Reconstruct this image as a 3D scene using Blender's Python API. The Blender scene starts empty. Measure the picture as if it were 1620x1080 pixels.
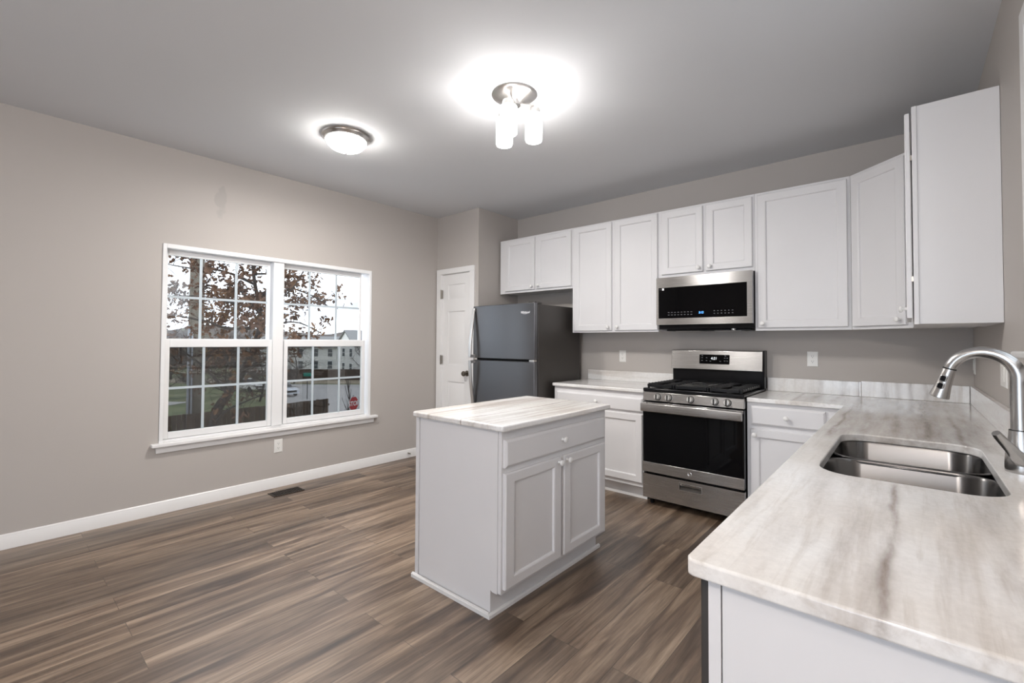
import bpy, bmesh, math, random
from mathutils import Vector, Matrix
C = bpy.context.scene
COL = C.collection
PI = math.pi

# ------------------------------------------------------------------ camera
cam_d = bpy.data.cameras.new('camera')
cam = bpy.data.objects.new('camera', cam_d); COL.objects.link(cam)
FPX, CY = 723.17, 523.32
cam_d.sensor_fit = 'HORIZONTAL'; cam_d.sensor_width = 36.0
cam_d.lens = 36.0 * FPX / 1620.0
cam_d.shift_y = -(540.0 - CY) / 1620.0
cam_d.clip_start = 0.02; cam_d.clip_end = 600
YAW, PITCH, ROLL = 0.7142, 0.0233, 0.005
fw = Vector((-math.sin(YAW) * math.cos(PITCH), math.cos(YAW) * math.cos(PITCH), math.sin(PITCH)))
r0 = Vector((math.cos(YAW), math.sin(YAW), 0)); u0 = r0.cross(fw)
rr = r0 * math.cos(ROLL) + u0 * math.sin(ROLL); uu = -r0 * math.sin(ROLL) + u0 * math.cos(ROLL)
cam.matrix_world = Matrix(((rr.x, uu.x, -fw.x, 0), (rr.y, uu.y, -fw.y, 0), (rr.z, uu.z, -fw.z, 1.30), (0, 0, 0, 1)))
C.camera = cam
C.view_settings.view_transform = 'Standard'; C.view_settings.look = 'None'
C.view_settings.exposure = 0.2; C.view_settings.gamma = 1.0; C.view_settings.use_curve_mapping = False

# ------------------------------------------------------------------ sky and large lights
SKY, DOME, TUBE, DAY, BACK, DOWN, DOWN3 = 2.3, 46.0, 27.0, 46.0, 64.0, 26.0, 5.8
w = bpy.data.worlds.new('overcast_sky'); C.world = w; w.use_nodes = True
wn = w.node_tree; wn.nodes.clear()
wo = wn.nodes.new('ShaderNodeOutputWorld'); wb = wn.nodes.new('ShaderNodeBackground')
wt = wn.nodes.new('ShaderNodeTexCoord'); wm = wn.nodes.new('ShaderNodeMapping'); wz = wn.nodes.new('ShaderNodeTexNoise'); wr = wn.nodes.new('ShaderNodeValToRGB')
wm.inputs['Scale'].default_value = (1, 1, 5); wz.inputs['Scale'].default_value = 2.2; wz.inputs['Detail'].default_value = 5
wr.color_ramp.elements[0].position = .38; wr.color_ramp.elements[0].color = (.40, .45, .53, 1)
wr.color_ramp.elements[1].position = .58; wr.color_ramp.elements[1].color = (.93, .98, 1.08, 1)
wn.links.new(wt.outputs['Generated'], wm.inputs['Vector']); wn.links.new(wm.outputs['Vector'], wz.inputs['Vector'])
wn.links.new(wz.outputs['Fac'], wr.inputs['Fac']); wn.links.new(wr.outputs['Color'], wb.inputs['Color'])
wb.inputs['Strength'].default_value = SKY; wn.links.new(wb.outputs['Background'], wo.inputs['Surface'])

def area(name, loc, rot, sx, sy, power, col):
    l = bpy.data.lights.new(name, 'AREA'); l.shape = 'RECTANGLE'; l.size = sx; l.size_y = sy; l.energy = power; l.color = col
    o = bpy.data.objects.new(name, l); COL.objects.link(o); o.location = loc; o.rotation_euler = rot
    return o
# daylight fill added behind the camera, for a patio door out of view
area('rear_daylight_fill', (-.55, -3.55, 1.10), (PI / 2, 0, 0), 1.6, 2.0, DAY, (.70, .84, 1.0))
# warm fill light added behind the camera, no fixture is seen there
bl_ = bpy.data.lights.new('rear_warm_fill', 'POINT'); bl_.energy = BACK; bl_.color = (1, .90, .82); bl_.shadow_soft_size = .16
bo_ = bpy.data.objects.new('rear_warm_fill', bl_); COL.objects.link(bo_); bo_.location = (-.25, -.9, 2.25)

# ------------------------------------------------------------------ room numbers (metres)
XL, YD, XP, YB, XR, ZC, YR = -4.247, 3.528, -3.549, 4.195, .319, 2.769, -3.4

# ------------------------------------------------------------------ materials
def mat(name, col=(.8, .8, .8), rough=.5, metal=0.0, emit=None, estr=0.0, spec=None, aniso=0.0, trans=0.0, coat=0.0):
    m = bpy.data.materials.new(name); m.use_nodes = True
    b = m.node_tree.nodes['Principled BSDF']
    b.inputs['Base Color'].default_value = (*col, 1); b.inputs['Roughness'].default_value = rough; b.inputs['Metallic'].default_value = metal
    if spec is not None: b.inputs['Specular IOR Level'].default_value = spec
    if aniso: b.inputs['Anisotropic'].default_value = aniso
    if coat: b.inputs['Coat Weight'].default_value = coat; b.inputs['Coat Roughness'].default_value = .05
    if emit: b.inputs['Emission Color'].default_value = (*emit, 1); b.inputs['Emission Strength'].default_value = estr
    return m

class NT:
    def __init__(s, m): s.m = m; s.t = m.node_tree; s.b = m.node_tree.nodes['Principled BSDF']
    def n(s, kind, **kw):
        x = s.t.nodes.new('ShaderNode' + kind)
        for k, v in kw.items():
            if k in x.inputs: x.inputs[k].default_value = v
            else: setattr(x, k, v)
        return x
    def l(s, a, b): s.t.links.new(a, b)
    def obj(s, scale=(1, 1, 1), rot=(0, 0, 0), world=False):
        if world: v = s.n('NewGeometry').outputs['Position']
        else: v = s.n('TexCoord').outputs['Object']
        mp = s.n('Mapping', Scale=scale, Rotation=rot); s.l(v, mp.inputs['Vector']); return mp.outputs['Vector']
    def ramp(s, fac, stops):
        r = s.n('ValToRGB'); e = r.color_ramp.elements
        while len(e) < len(stops): e.new(.5)
        for i, (p, c) in enumerate(stops): e[i].position = p; e[i].color = (*c, 1) if len(c) == 3 else c
        s.l(fac, r.inputs['Fac']); return r.outputs['Color']
    def mix(s, fac, a, b, mode='MIX'):
        x = s.n('Mix', data_type='RGBA', blend_type=mode)
        for i, v in ((0, fac), (6, a), (7, b)):
            if hasattr(v, 'is_linked'): s.l(v, x.inputs[i])
            else: x.inputs[i].default_value = v if not isinstance(v, tuple) else ((*v, 1) if len(v) == 3 else v)
        return x.outputs[2]
    def math(s, op, a, b=None, c=None):
        x = s.n('Math', operation=op)
        for i, v in enumerate((a, b, c)):
            if v is None: continue
            if hasattr(v, 'is_linked'): s.l(v, x.inputs[i])
            else: x.inputs[i].default_value = v
        return x.outputs[0]
    def bump(s, h, strength, dist=.002):
        x = s.n('Bump', Strength=strength, Distance=dist); s.l(h, x.inputs['Height']); s.l(x.outputs['Normal'], s.b.inputs['Normal'])

def paint(name, col, rough, tex=.12, patch=False):
    m = mat(name, col, rough, spec=.3); t = NT(m)
    v = t.obj(world=True)
    n1 = t.n('TexNoise', Scale=220.0, Detail=2.0); t.l(v, n1.inputs['Vector'])
    n2 = t.n('TexNoise', Scale=1.3, Detail=3.0); t.l(v, n2.inputs['Vector'])
    c = t.mix(t.math('MULTIPLY', n2.outputs['Fac'], .12), col, tuple(x * .86 for x in col))
    if patch:   # touched-up blotch on the drywall above the window
        sx = t.n('SeparateXYZ'); t.l(v, sx.inputs[0])
        nb = t.n('TexNoise', Scale=9.0); t.l(v, nb.inputs['Vector'])
        dy = t.math('DIVIDE', t.math('SUBTRACT', sx.outputs[1], 1.25), .062)
        dz = t.math('DIVIDE', t.math('SUBTRACT', sx.outputs[2], 2.425), .155)
        r = t.math('ADD', t.math('ADD', t.math('MULTIPLY', dy, dy), t.math('MULTIPLY', dz, dz)), t.math('MULTIPLY', nb.outputs['Fac'], 1.6))
        f = t.ramp(r, [(.0, (.5, .5, .5)), (.9, (.5, .5, .5)), (1.0, (0, 0, 0))])
        r.node.use_clamp = False
        rs = t.math('MULTIPLY', r, .5); f = t.ramp(rs, [(.62, (.35, .35, .35)), (.72, (0, 0, 0))])
        c = t.mix(f, c, (.33, .31, .295))
    t.l(c, t.b.inputs['Base Color']); t.bump(n1.outputs['Fac'], tex, .001)
    return m

M = {}
M['wall'] = paint('wall_paint', (.47, .436, .408), .55)
M['wall_win'] = paint('window_wall_paint', (.47, .436, .408), .55, patch=True)
M['ceil'] = paint('ceiling_paint', (.68, .685, .70), .8, .25)
M['trim'] = mat('trim_paint', (.78, .77, .76), .35)
M['cab'] = mat('cabinet_paint', (.73, .72, .725), .42)
t = NT(M['cab']); v = t.obj(world=True); nz = t.n('TexNoise', Scale=3.0, Detail=4.0); t.l(v, nz.inputs['Vector'])
t.l(t.mix(nz.outputs['Fac'], (.75, .74, .745), (.70, .69, .695)), t.b.inputs['Base Color'])
M['knob'] = mat('knob_ceramic', (.80, .79, .77), .2)
M['vinyl'] = mat('window_vinyl', (.80, .80, .80), .3)
M['grid'] = mat('window_grid', (.50, .56, .60), .35)
M['plate'] = mat('outlet_plastic', (.78, .77, .74), .3)
M['slot'] = mat('outlet_slot', (.03, .03, .03), .6)
M['bronze'] = mat('register_bronze', (.035, .022, .014), .45, .6)
M['dark'] = mat('dark_cavity', (.012, .011, .01), .8)
M['black'] = mat('black_enamel', (.008, .008, .009), .18, spec=.25)
M['glass_black'] = mat('black_glass', (.003, .003, .0035), .04, spec=.2)
M['iron'] = mat('cast_iron', (.007, .007, .008), .42, spec=.3)
M['nickel'] = mat('brushed_nickel', (.62, .60, .58), .28, 1.0)
M['knobmetal'] = mat('satin_knob_metal', (.60, .58, .55), .38, .55)
M['brass'] = mat('door_hardware', (.20, .18, .15), .3, 1.0)
M['hinge'] = mat('hinge_metal', (.34, .32, .29), .35, 1.0)
M['fridge_side'] = mat('fridge_side', (.050, .044, .040), .45, .2)
M['button'] = mat('button_print', (.10, .10, .11), .5)
M['white_mark'] = mat('white_print', (.75, .75, .77), .5)
M['sticker'] = mat('white_sticker', (.85, .85, .85), .5)

def brushed(name, col, rough, axis, aniso=.5):
    m = mat(name, col, rough, 1.0); t = NT(m)
    sc = {'x': (3, 420, 420), 'y': (420, 3, 420), 'z': (420, 420, 3)}[axis]
    v = t.obj(sc); n = t.n('TexNoise', Scale=1.0, Detail=3.0); t.l(v, n.inputs['Vector'])
    c = t.mix(n.outputs['Fac'], tuple(x * .98 for x in col), tuple(min(1, x * 1.02) for x in col)); t.l(c, t.b.inputs['Base Color'])
    r = t.math('MULTIPLY_ADD', n.outputs['Fac'], .03, rough - .015); t.l(r, t.b.inputs['Roughness'])
    t.b.inputs['Anisotropic'].default_value = .8; t.b.inputs['Anisotropic Rotation'].default_value = .25 if axis == 'x' else 0.0
    return m
M['steel'] = brushed('brushed_stainless', (.52, .505, .49), .27, 'x')
M['steel_dark'] = brushed('drawer_stainless', (.46, .44, .42), .27, 'x')
M['fridge'] = brushed('fridge_stainless', (.165, .168, .176), .34, 'x')
M['sinksteel'] = brushed('sink_stainless', (.155, .15, .147), .24, 'x')
M['faucet'] = brushed('faucet_steel', (.50, .485, .47), .24, 'z')

def emis(name, col, s):
    m = bpy.data.materials.new(name); m.use_nodes = True; nt = m.node_tree; nt.nodes.clear()
    o = nt.nodes.new('ShaderNodeOutputMaterial'); e = nt.nodes.new('ShaderNodeEmission')
    e.inputs['Color'].default_value = (*col, 1); e.inputs['Strength'].default_value = s; nt.links.new(e.outputs[0], o.inputs[0]); return m
M['dome'] = emis('lit_frosted_bowl', (1, .965, .92), DOME)
M['tube'] = emis('lit_frosted_cylinder', (1, .975, .95), TUBE)
M['led_white'] = emis('clock_digits', (.9, .95, 1), 1.1)
M['led_blue'] = emis('blue_digits', (.12, .40, 1.0), 2.2)

def pane_mat(name, tint, opac, rough=.0, gloss=.06):
    m = bpy.data.materials.new(name); m.use_nodes = True; nt = m.node_tree; nt.nodes.clear()
    o = nt.nodes.new('ShaderNodeOutputMaterial'); tr = nt.nodes.new('ShaderNodeBsdfTransparent'); tr.inputs[0].default_value = (*tint, 1)
    g = nt.nodes.new('ShaderNodeBsdfGlossy' if gloss else 'ShaderNodeBsdfDiffuse')
    if gloss: g.inputs['Roughness'].default_value = rough
    else: g.inputs['Color'].default_value = (.008, .008, .008, 1)
    mx = nt.nodes.new('ShaderNodeMixShader'); mx.inputs[0].default_value = opac
    nt.links.new(tr.outputs[0], mx.inputs[1]); nt.links.new(g.outputs[0], mx.inputs[2]); nt.links.new(mx.outputs[0], o.inputs[0]); return m
M['pane'] = pane_mat('window_glass', (.97, .985, .98), .05)
M['screen'] = pane_mat('insect_screen_mesh', (1, 1, 1), .40, gloss=0)

def floor_mat():
    m = mat('vinyl_plank', (.14, .1, .07), .36, spec=1.0); t = NT(m)
    v = t.obj(rot=(0, 0, PI / 2), world=True)
    br = t.n('TexBrick', Scale=1.0); br.offset = .37; br.offset_frequency = 2
    br.inputs['Brick Width'].default_value = 1.22; br.inputs['Row Height'].default_value = .152; br.inputs['Mortar Size'].default_value = .0012
    br.inputs['Mortar Smooth'].default_value = .2; br.inputs['Bias'].default_value = 0.0
    br.inputs['Color1'].default_value = (0, 0, 0, 1); br.inputs['Color2'].default_value = (1, 1, 1, 1); br.inputs['Mortar'].default_value = (.5, .5, .5, 1)
    t.l(v, br.inputs['Vector'])
    sep = t.n('SeparateColor'); t.l(br.outputs['Color'], sep.inputs[0]); rnd = sep.outputs[0]
    # every plank shifts the grain
    sh = t.n('CombineXYZ'); t.l(t.math('MULTIPLY', rnd, 17.0), sh.inputs[2]); t.l(t.math('MULTIPLY', rnd, 5.0), sh.inputs[0])
    ad = t.n('VectorMath', operation='ADD'); t.l(v, ad.inputs[0]); t.l(sh.outputs[0], ad.inputs[1])
    mp1 = t.n('Mapping', Scale=(1.1, 13, 1)); t.l(ad.outputs[0], mp1.inputs['Vector'])
    g1 = t.n('TexNoise', Scale=1.0, Detail=6.0, Roughness=.62, Distortion=.6); t.l(mp1.outputs[0], g1.inputs['Vector'])
    mp2 = t.n('Mapping', Scale=(3.5, 95, 1)); t.l(ad.outputs[0], mp2.inputs['Vector'])
    g2 = t.n('TexNoise', Scale=1.0, Detail=4.0, Roughness=.7); t.l(mp2.outputs[0], g2.inputs['Vector'])
    c = t.ramp(g1.outputs['Fac'], [(.27, (.036, .021, .013)), (.41, (.105, .068, .044)), (.53, (.195, .137, .093)), (.70, (.36, .272, .196))])
    f2 = t.ramp(g2.outputs['Fac'], [(.3, (.62, .6, .58)), (.62, (1.12, 1.12, 1.12))])
    c = t.mix(1.0, c, f2, 'MULTIPLY')
    tone = t.ramp(rnd, [(0, (.66, .65, .65)), (.5, (1.0, .99, .98)), (1, (1.2, 1.2, 1.22))])
    c = t.mix(1.0, c, tone, 'MULTIPLY')
    c = t.mix(t.math('MULTIPLY', br.outputs['Fac'], .75), c, (.02, .014, .01))
    t.l(c, t.b.inputs['Base Color'])
    t.l(t.math('MULTIPLY_ADD', g2.outputs['Fac'], .10, .31), t.b.inputs['Roughness'])
    h = t.math('SUBTRACT', t.math('MULTIPLY', g2.outputs['Fac'], .5), br.outputs['Fac']); t.bump(h, .25, .0012)
    return m
M['floor'] = floor_mat()

def stone_mat(name, along, warm=.5, lines=()):
    """white quartzite with soft streaks running along one axis (world metres); lines = (offset, start, end, width) of single dark veins"""
    m = mat(name, (.75, .73, .70), .13, spec=.5); t = NT(m); g = t.n('NewGeometry').outputs['Position']
    sx = t.n('SeparateXYZ'); t.l(g, sx.inputs[0])
    A = {'x': 0, 'y': 1, 'z': 2}[along]
    sc = [7.0, 7.0, 7.0]; sc[A] = .75
    mp = t.n('Mapping', Scale=tuple(sc)); t.l(g, mp.inputs['Vector'])
    n1 = t.n('TexNoise', Scale=1.0, Detail=5.0, Roughness=.55, Distortion=.9); t.l(mp.outputs[0], n1.inputs['Vector'])
    sc2 = [34.0, 34.0, 34.0]; sc2[A] = 2.4
    mp2 = t.n('Mapping', Scale=tuple(sc2)); t.l(g, mp2.inputs['Vector'])
    n2 = t.n('TexNoise', Scale=1.0, Detail=5.0, Roughness=.65, Distortion=.5); t.l(mp2.outputs[0], n2.inputs['Vector'])
    cl = t.n('TexNoise', Scale=2.1, Detail=3.0); t.l(g, cl.inputs['Vector'])
    fine = t.n('TexNoise', Scale=60.0, Detail=4.0, Roughness=.7); t.l(g, fine.inputs['Vector'])
    c = t.ramp(n1.outputs['Fac'], [(.18, (.44, .395, .355)), (.31, (.66, .625, .59)), (.43, (.81, .795, .78)), (.60, (.88, .88, .875))])
    f = t.ramp(n2.outputs['Fac'], [(.28, (.80, .77, .74)), (.48, (1.0, 1.0, 1.0))])
    c = t.mix(.8, c, f, 'MULTIPLY')
    cw = t.ramp(cl.outputs['Fac'], [(.35, (.86, .80, .73)), (.62, (1.0, 1.0, 1.0))])
    c = t.mix(warm, c, cw, 'MULTIPLY')
    ff = t.ramp(fine.outputs['Fac'], [(.3, (.92, .92, .92)), (.7, (1.03, 1.03, 1.03))])
    c = t.mix(1.0, c, ff, 'MULTIPLY')
    wob = t.n('TexNoise', Scale=1.3, Detail=4.0, Roughness=.6); t.l(g, wob.inputs['Vector'])
    scb = [26.0, 26.0, 26.0]; scb[A] = 4.5
    mpb = t.n('Mapping', Scale=tuple(scb)); t.l(g, mpb.inputs['Vector'])
    brk = t.n('TexNoise', Scale=1.0, Detail=4.0, Roughness=.65); t.l(mpb.outputs[0], brk.inputs['Vector'])
    cross = sx.outputs[1 if along == 'x' else 0]
    for (o, a, b, wd, amt) in lines:
        off = t.math('SUBTRACT', cross, t.math('MULTIPLY_ADD', wob.outputs['Fac'], .09, o - .045))
        q = t.math('DIVIDE', off, wd); prof = t.math('POWER', 2.718, t.math('MULTIPLY', t.math('MULTIPLY', q, q), -1.0))
        lo = t.math('MINIMUM', t.math('DIVIDE', t.math('SUBTRACT', sx.outputs[A], a), .18), t.math('DIVIDE', t.math('SUBTRACT', b, sx.outputs[A]), .18))
        hi = t.math('MAXIMUM', t.math('MINIMUM', lo, 1.0), 0.0)
        k = t.math('MULTIPLY', t.math('MULTIPLY', prof, hi), t.math('MULTIPLY_ADD', brk.outputs['Fac'], 2.4 * amt, -.55 * amt)); k.node.use_clamp = True
        c = t.mix(k, c, (.25, .20, .168))
    t.l(c, t.b.inputs['Base Color'])
    t.l(t.math('MULTIPLY_ADD', fine.outputs['Fac'], .08, .09), t.b.inputs['Roughness'])
    return m
M['stone'] = stone_mat('quartzite_slab', 'y', .5, [
    (-.035, .60, 1.75, .009, .9), (-.05, .60, 1.72, .035, .4), (-.105, .70, 1.70, .020, .45), (-.19, .9, 2.2, .05, .3), (.045, .6, 1.7, .03, .25), (.13, .7, 1.75, .03, .4), (.22, .6, 1.9, .05, .3),
    (-.262, 2.30, 3.80, .007, .95), (-.24, 2.2, 4.2, .05, .5), (-.16, 2.4, 4.2, .03, .45), (-.06, 2.45, 4.1, .02, .5), (.055, 2.40, 3.9, .012, .8), (.06, 2.35, 4.2, .06, .45), (.155, 2.3, 3.8, .012, .7), (.21, 2.3, 4.2, .05, .45), (-.02, 2.25, 4.3, .20, .42),
    (-.60, 3.5, 4.2, .012, .8), (-.50, 3.5, 4.2, .04, .5), (-.38, 3.5, 4.2, .03, .5),
    (-1.682, 1.4, 2.7, .0035, 1.1), (-1.60, 1.4, 2.7, .03, .35), (-1.53, 1.4, 2.7, .012, .35), (-1.46, 1.5, 2.7, .03, .3), (-1.80, 1.8, 2.7, .03, .2)])
M['stone_x'] = stone_mat('quartzite_slab_pale', 'x', .15, [])
M['stone_z'] = stone_mat('quartzite_upstand', 'z', .2, [(-.265, .4, 1.6, .005, .9), (-.12, .4, 1.6, .02, .9), (-.05, .4, 1.6, .02, .6), (.02, .4, 1.6, .012, .8), (.10, .4, 1.6, .02, .6), (-.50, .4, 1.6, .02, .5), (-.36, .4, 1.6, .02, .6)])

def fence_mat():
    m = mat('weathered_boards', (.1, .06, .04), .8); t = NT(m); v = t.obj((9, 9, .7)); n = t.n('TexNoise', Scale=1.0, Detail=5.0); t.l(v, n.inputs['Vector'])
    t.l(t.ramp(n.outputs['Fac'], [(.3, (.035, .021, .014)), (.7, (.10, .062, .042))]), t.b.inputs['Base Color']); return m
M['fence'] = fence_mat()
def noisy(name, stops, scale, rough=.9):
    m = mat(name, stops[0][1], rough); t = NT(m); v = t.obj(world=True); n = t.n('TexNoise', Scale=scale, Detail=5.0, Roughness=.65); t.l(v, n.inputs['Vector'])
    t.l(t.ramp(n.outputs['Fac'], stops), t.b.inputs['Base Color']); return m
M['lawn'] = noisy('winter_lawn', [(.3, (.055, .075, .022)), (.5, (.12, .145, .05)), (.72, (.24, .22, .12))], .35)
M['road'] = noisy('asphalt', [(.3, (.36, .34, .33)), (.7, (.50, .48, .46))], .8)
M['verge'] = noisy('dry_grass', [(.3, (.20, .16, .10)), (.7, (.36, .30, .22))], 1.2)
M['bark'] = noisy('bark', [(.3, (.022, .016, .013)), (.7, (.075, .058, .048))], 6)
M['pole'] = noisy('pole_wood', [(.3, (.10, .085, .065)), (.7, (.20, .17, .135))], 5)
M['conduit'] = mat('pole_conduit', (.30, .31, .34), .4)
M['leaf'] = noisy('brown_leaf', [(.32, (.045, .020, .012)), (.5, (.12, .058, .030)), (.62, (.20, .105, .05)), (.74, (.22, .17, .045))], 1.8, .7)
M['twig'] = noisy('bare_twigs', [(.3, (.045, .034, .03)), (.7, (.13, .10, .088))], 3)
M['far'] = noisy('far_trees', [(.3, (.09, .075, .07)), (.55, (.17, .145, .13)), (.75, (.20, .20, .13))], .25)
M['siding'] = mat('white_siding', (.82, .80, .77), .7)
M['roof'] = mat('grey_shingle', (.22, .215, .21), .9)
M['housewin'] = mat('house_window', (.09, .10, .11), .2)
M['red'] = mat('sign_red', (.42, .02, .025), .45)
M['signwhite'] = mat('sign_white', (.85, .85, .85), .45)
M['green'] = mat('sign_green', (.02, .22, .16), .5)
M['post'] = mat('sign_post', (.10, .10, .10), .6, .3)
M['carpaint'] = mat('silver_paint', (.62, .64, .68), .25, .5)
M['carglass'] = mat('car_glass', (.02, .025, .03), .08)
M['tyre'] = mat('tyre_rubber', (.015, .015, .015), .8)

# ------------------------------------------------------------------ mesh helpers
class MB:
    def __init__(s): s.v = []; s.f = []
    def add(s, vs, fs):
        k = len(s.v); s.v += [Vector(p) for p in vs]; s.f += [tuple(i + k for i in f) for f in fs]; return s
    def box(s, x0, x1, y0, y1, z0, z1):
        return s.add([(x0, y0, z0), (x1, y0, z0), (x1, y1, z0), (x0, y1, z0), (x0, y0, z1), (x1, y0, z1), (x1, y1, z1), (x0, y1, z1)],
                     [(0, 3, 2, 1), (4, 5, 6, 7), (0, 1, 5, 4), (1, 2, 6, 5), (2, 3, 7, 6), (3, 0, 4, 7)])
    def rings(s, rs, cap0=True, cap1=True):
        n = len(rs[0]); vs = [p for r in rs for p in r]; fs = []
        for i in range(len(rs) - 1):
            for j in range(n):
                a = i * n + j; b = i * n + (j + 1) % n; fs.append((a, b, b + n, a + n))
        if cap0: fs.append(tuple(reversed(range(n))))
        if cap1: fs.append(tuple(range((len(rs) - 1) * n, len(rs) * n)))
        return s.add(vs, fs)
    def frame(s, o, u, v, n, steps):
        """nested rectangles: steps = (inset_u, inset_v, depth) with full size in first; o,u,v,n give the plane, sizes are u/v lengths"""
        (W, H) = u[1], v[1]; U, V = u[0], v[0]; rs = []
        for iu, iv, d in steps:
            rs.append([o + U * a + V * b + n * d for a, b in ((iu, iv), (W - iu, iv), (W - iu, H - iv), (iu, H - iv))])
        return s.rings(rs)
    def tube(s, pts, rad, seg=10, cap=True, square=None):
        pts = [Vector(p) for p in pts]; rs = []; n = len(pts)
        if not hasattr(rad, '__len__'): rad = [rad] * n
        t0 = (pts[1] - pts[0]).normalized(); up = Vector((0, 0, 1)) if abs(t0.z) < .9 else Vector((1, 0, 0)); a = t0.cross(up).normalized()
        for i in range(n):
            t = ((pts[min(i + 1, n - 1)] - pts[max(i - 1, 0)])).normalized()
            a = (a - t * a.dot(t)).normalized(); b = t.cross(a)
            rs.append([pts[i] + a * (rad[i] * math.cos(2 * PI * k / seg)) + b * (rad[i] * math.sin(2 * PI * k / seg)) for k in range(seg)])
        return s.rings(rs, cap, cap)
    def lathe(s, o, axis, prof, seg=24, cap=True):
        o = Vector(o); axis = Vector(axis).normalized(); up = Vector((0, 0, 1)) if abs(axis.z) < .9 else Vector((1, 0, 0)); a = axis.cross(up).normalized(); b = axis.cross(a)
        return s.rings([[o + axis * h + a * (max(r, .0002) * math.cos(2 * PI * k / seg)) + b * (max(r, .0002) * math.sin(2 * PI * k / seg)) for k in range(seg)] for r, h in prof], cap, cap)
    def prism(s, poly, o, u, v, n, d0, d1):
        return s.rings([[o + u * a + v * b + n * d for a, b in poly] for d in (d0, d1)])

def V3(*a): return Vector(a)
X, Y, Z = V3(1, 0, 0), V3(0, 1, 0), V3(0, 0, 1)

def rootloc(p):
    l = Vector((0, 0, 0))
    while p: l += Vector(p.location); p = p.parent
    return l
def link(name, me, parent):
    o = bpy.data.objects.new(name, me); COL.objects.link(o)
    if parent: o.parent = parent
    return o
def obj(name, mb, m, parent=None, bev=0.0, seg=2, smooth=True, angle=35, loc=None):
    """one mesh object from a builder in world metres; origin at the parent's base, or at loc"""
    off = rootloc(parent) if parent else Vector(loc or (0, 0, 0))
    me = bpy.data.meshes.new(name)
    me.from_pydata([tuple(p - off) for p in mb.v], [], mb.f); me.validate()
    bm = bmesh.new(); bm.from_mesh(me); bmesh.ops.recalc_face_normals(bm, faces=bm.faces); bm.to_mesh(me); bm.free()
    if smooth:
        me.polygons.foreach_set('use_smooth', [True] * len(me.polygons)); me.set_sharp_from_angle(angle=math.radians(angle))
    me.materials.append(M[m]); o = link(name, me, parent)
    if not parent: o.location = off
    if bev:
        b = o.modifiers.new('edge', 'BEVEL'); b.width = bev; b.segments = seg; b.limit_method = 'ANGLE'; b.angle_limit = math.radians(38)
    return o
def tag(o, label, cat=None, group=None, kind=None):
    if label: o['label'] = label
    if cat: o['category'] = cat
    if group: o['group'] = group
    if kind: o['kind'] = kind
    return o
def thing(name, label, cat, loc, group=None, kind=None):
    o = bpy.data.objects.new(name, None); COL.objects.link(o); o.location = loc; o.empty_display_size = .1
    return tag(o, label, cat, group, kind)
def struct(name, mb, m, label, cat, bev=0, loc=None): return tag(obj(name, mb, m, None, bev, loc=loc), label, cat, kind='structure')
def copy_tree(o, parent=None):
    c = o.copy(); COL.objects.link(c); c.parent = parent
    for ch in o.children: copy_tree(ch, c)
    return c
def text(name, s, size, o, u, v, m, parent, ext=.0004, bold=0.0, align='CENTER', shear=0):
    cu = bpy.data.curves.new(name, 'FONT'); cu.body = s; cu.size = size; cu.extrude = ext; cu.offset = bold; cu.align_x = align; cu.align_y = 'CENTER'; cu.shear = shear
    tmp = bpy.data.objects.new('tmp', cu); COL.objects.link(tmp); dg = bpy.context.evaluated_depsgraph_get()
    me = bpy.data.meshes.new_from_object(tmp.evaluated_get(dg)); bpy.data.objects.remove(tmp); me.name = name
    off = rootloc(parent); n = u.cross(v)
    for vt in me.vertices: vt.co = Vector(o) + u * vt.co.x + v * vt.co.y + n * vt.co.z - off
    me.materials.clear(); me.materials.append(M[m]); return link(name, me, parent)

# ------------------------------------------------------------------ room shell
def wall_x(y0, y1, xa, xb, holes, zt=ZC):   # wall slab with normal along X
    mb = MB(); ys = y0
    for (a, b, c, d) in holes:
        mb.box(xa, xb, ys, a, 0, zt); mb.box(xa, xb, a, b, 0, c); mb.box(xa, xb, a, b, d, zt); ys = b
    return mb.box(xa, xb, ys, y1, 0, zt)
struct('floor', MB().box(XL - .2, XR + .2, YR - .2, YB + .2, -.12, 0), 'floor', 'brown wood-look plank floor of the kitchen', 'floor')
struct('ceiling', MB().box(XL - .2, XR + .2, YR - .2, YB + .2, ZC, ZC + .1), 'ceil', 'flat off-white kitchen ceiling', 'ceiling')
W0, W1, WZ0, WZ1 = .868, 2.645, .525, 2.032
struct('wall_left', wall_x(YR - .2, YB + .2, XL - .16, XL, [(W0, W1, WZ0, WZ1)]), 'wall_win', 'long greige wall with the double window', 'wall')
struct('wall_back', MB().box(XP, XR + .15, YB, YB + .15, 0, ZC), 'wall', 'greige wall behind the stove and refrigerator', 'wall')
struct('wall_closet', MB().box(XL, -4.155, YD, YD + .12, 0, ZC).box(-3.673, XP, YD, YD + .12, 0, ZC).box(-4.155, -3.673, YD, YD + .12, 2.083, ZC), 'wall', 'short greige wall holding the white closet door', 'wall')
struct('wall_alcove', MB().box(XP - .1, XP, YD + .12, YB, 0, ZC), 'wall', 'greige return wall beside the refrigerator', 'wall')
N0, N1, NZ0, NZ1 = 1.22, 2.245, 1.275, 2.36
struct('wall_right', wall_x(YR - .2, YB + .2, XR, XR + .15, [(N0, N1, NZ0, NZ1)]), 'wall', 'greige wall behind the sink and faucet', 'wall')
mb = MB().box(XL, -1.4, YR - .15, YR, 0, ZC).box(.27, XR, YR - .15, YR, 0, ZC).box(-1.4, .27, YR - .15, YR, 2.15, ZC)
struct('wall_rear', mb, 'wall', 'greige wall with patio door opening', 'wall')
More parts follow.
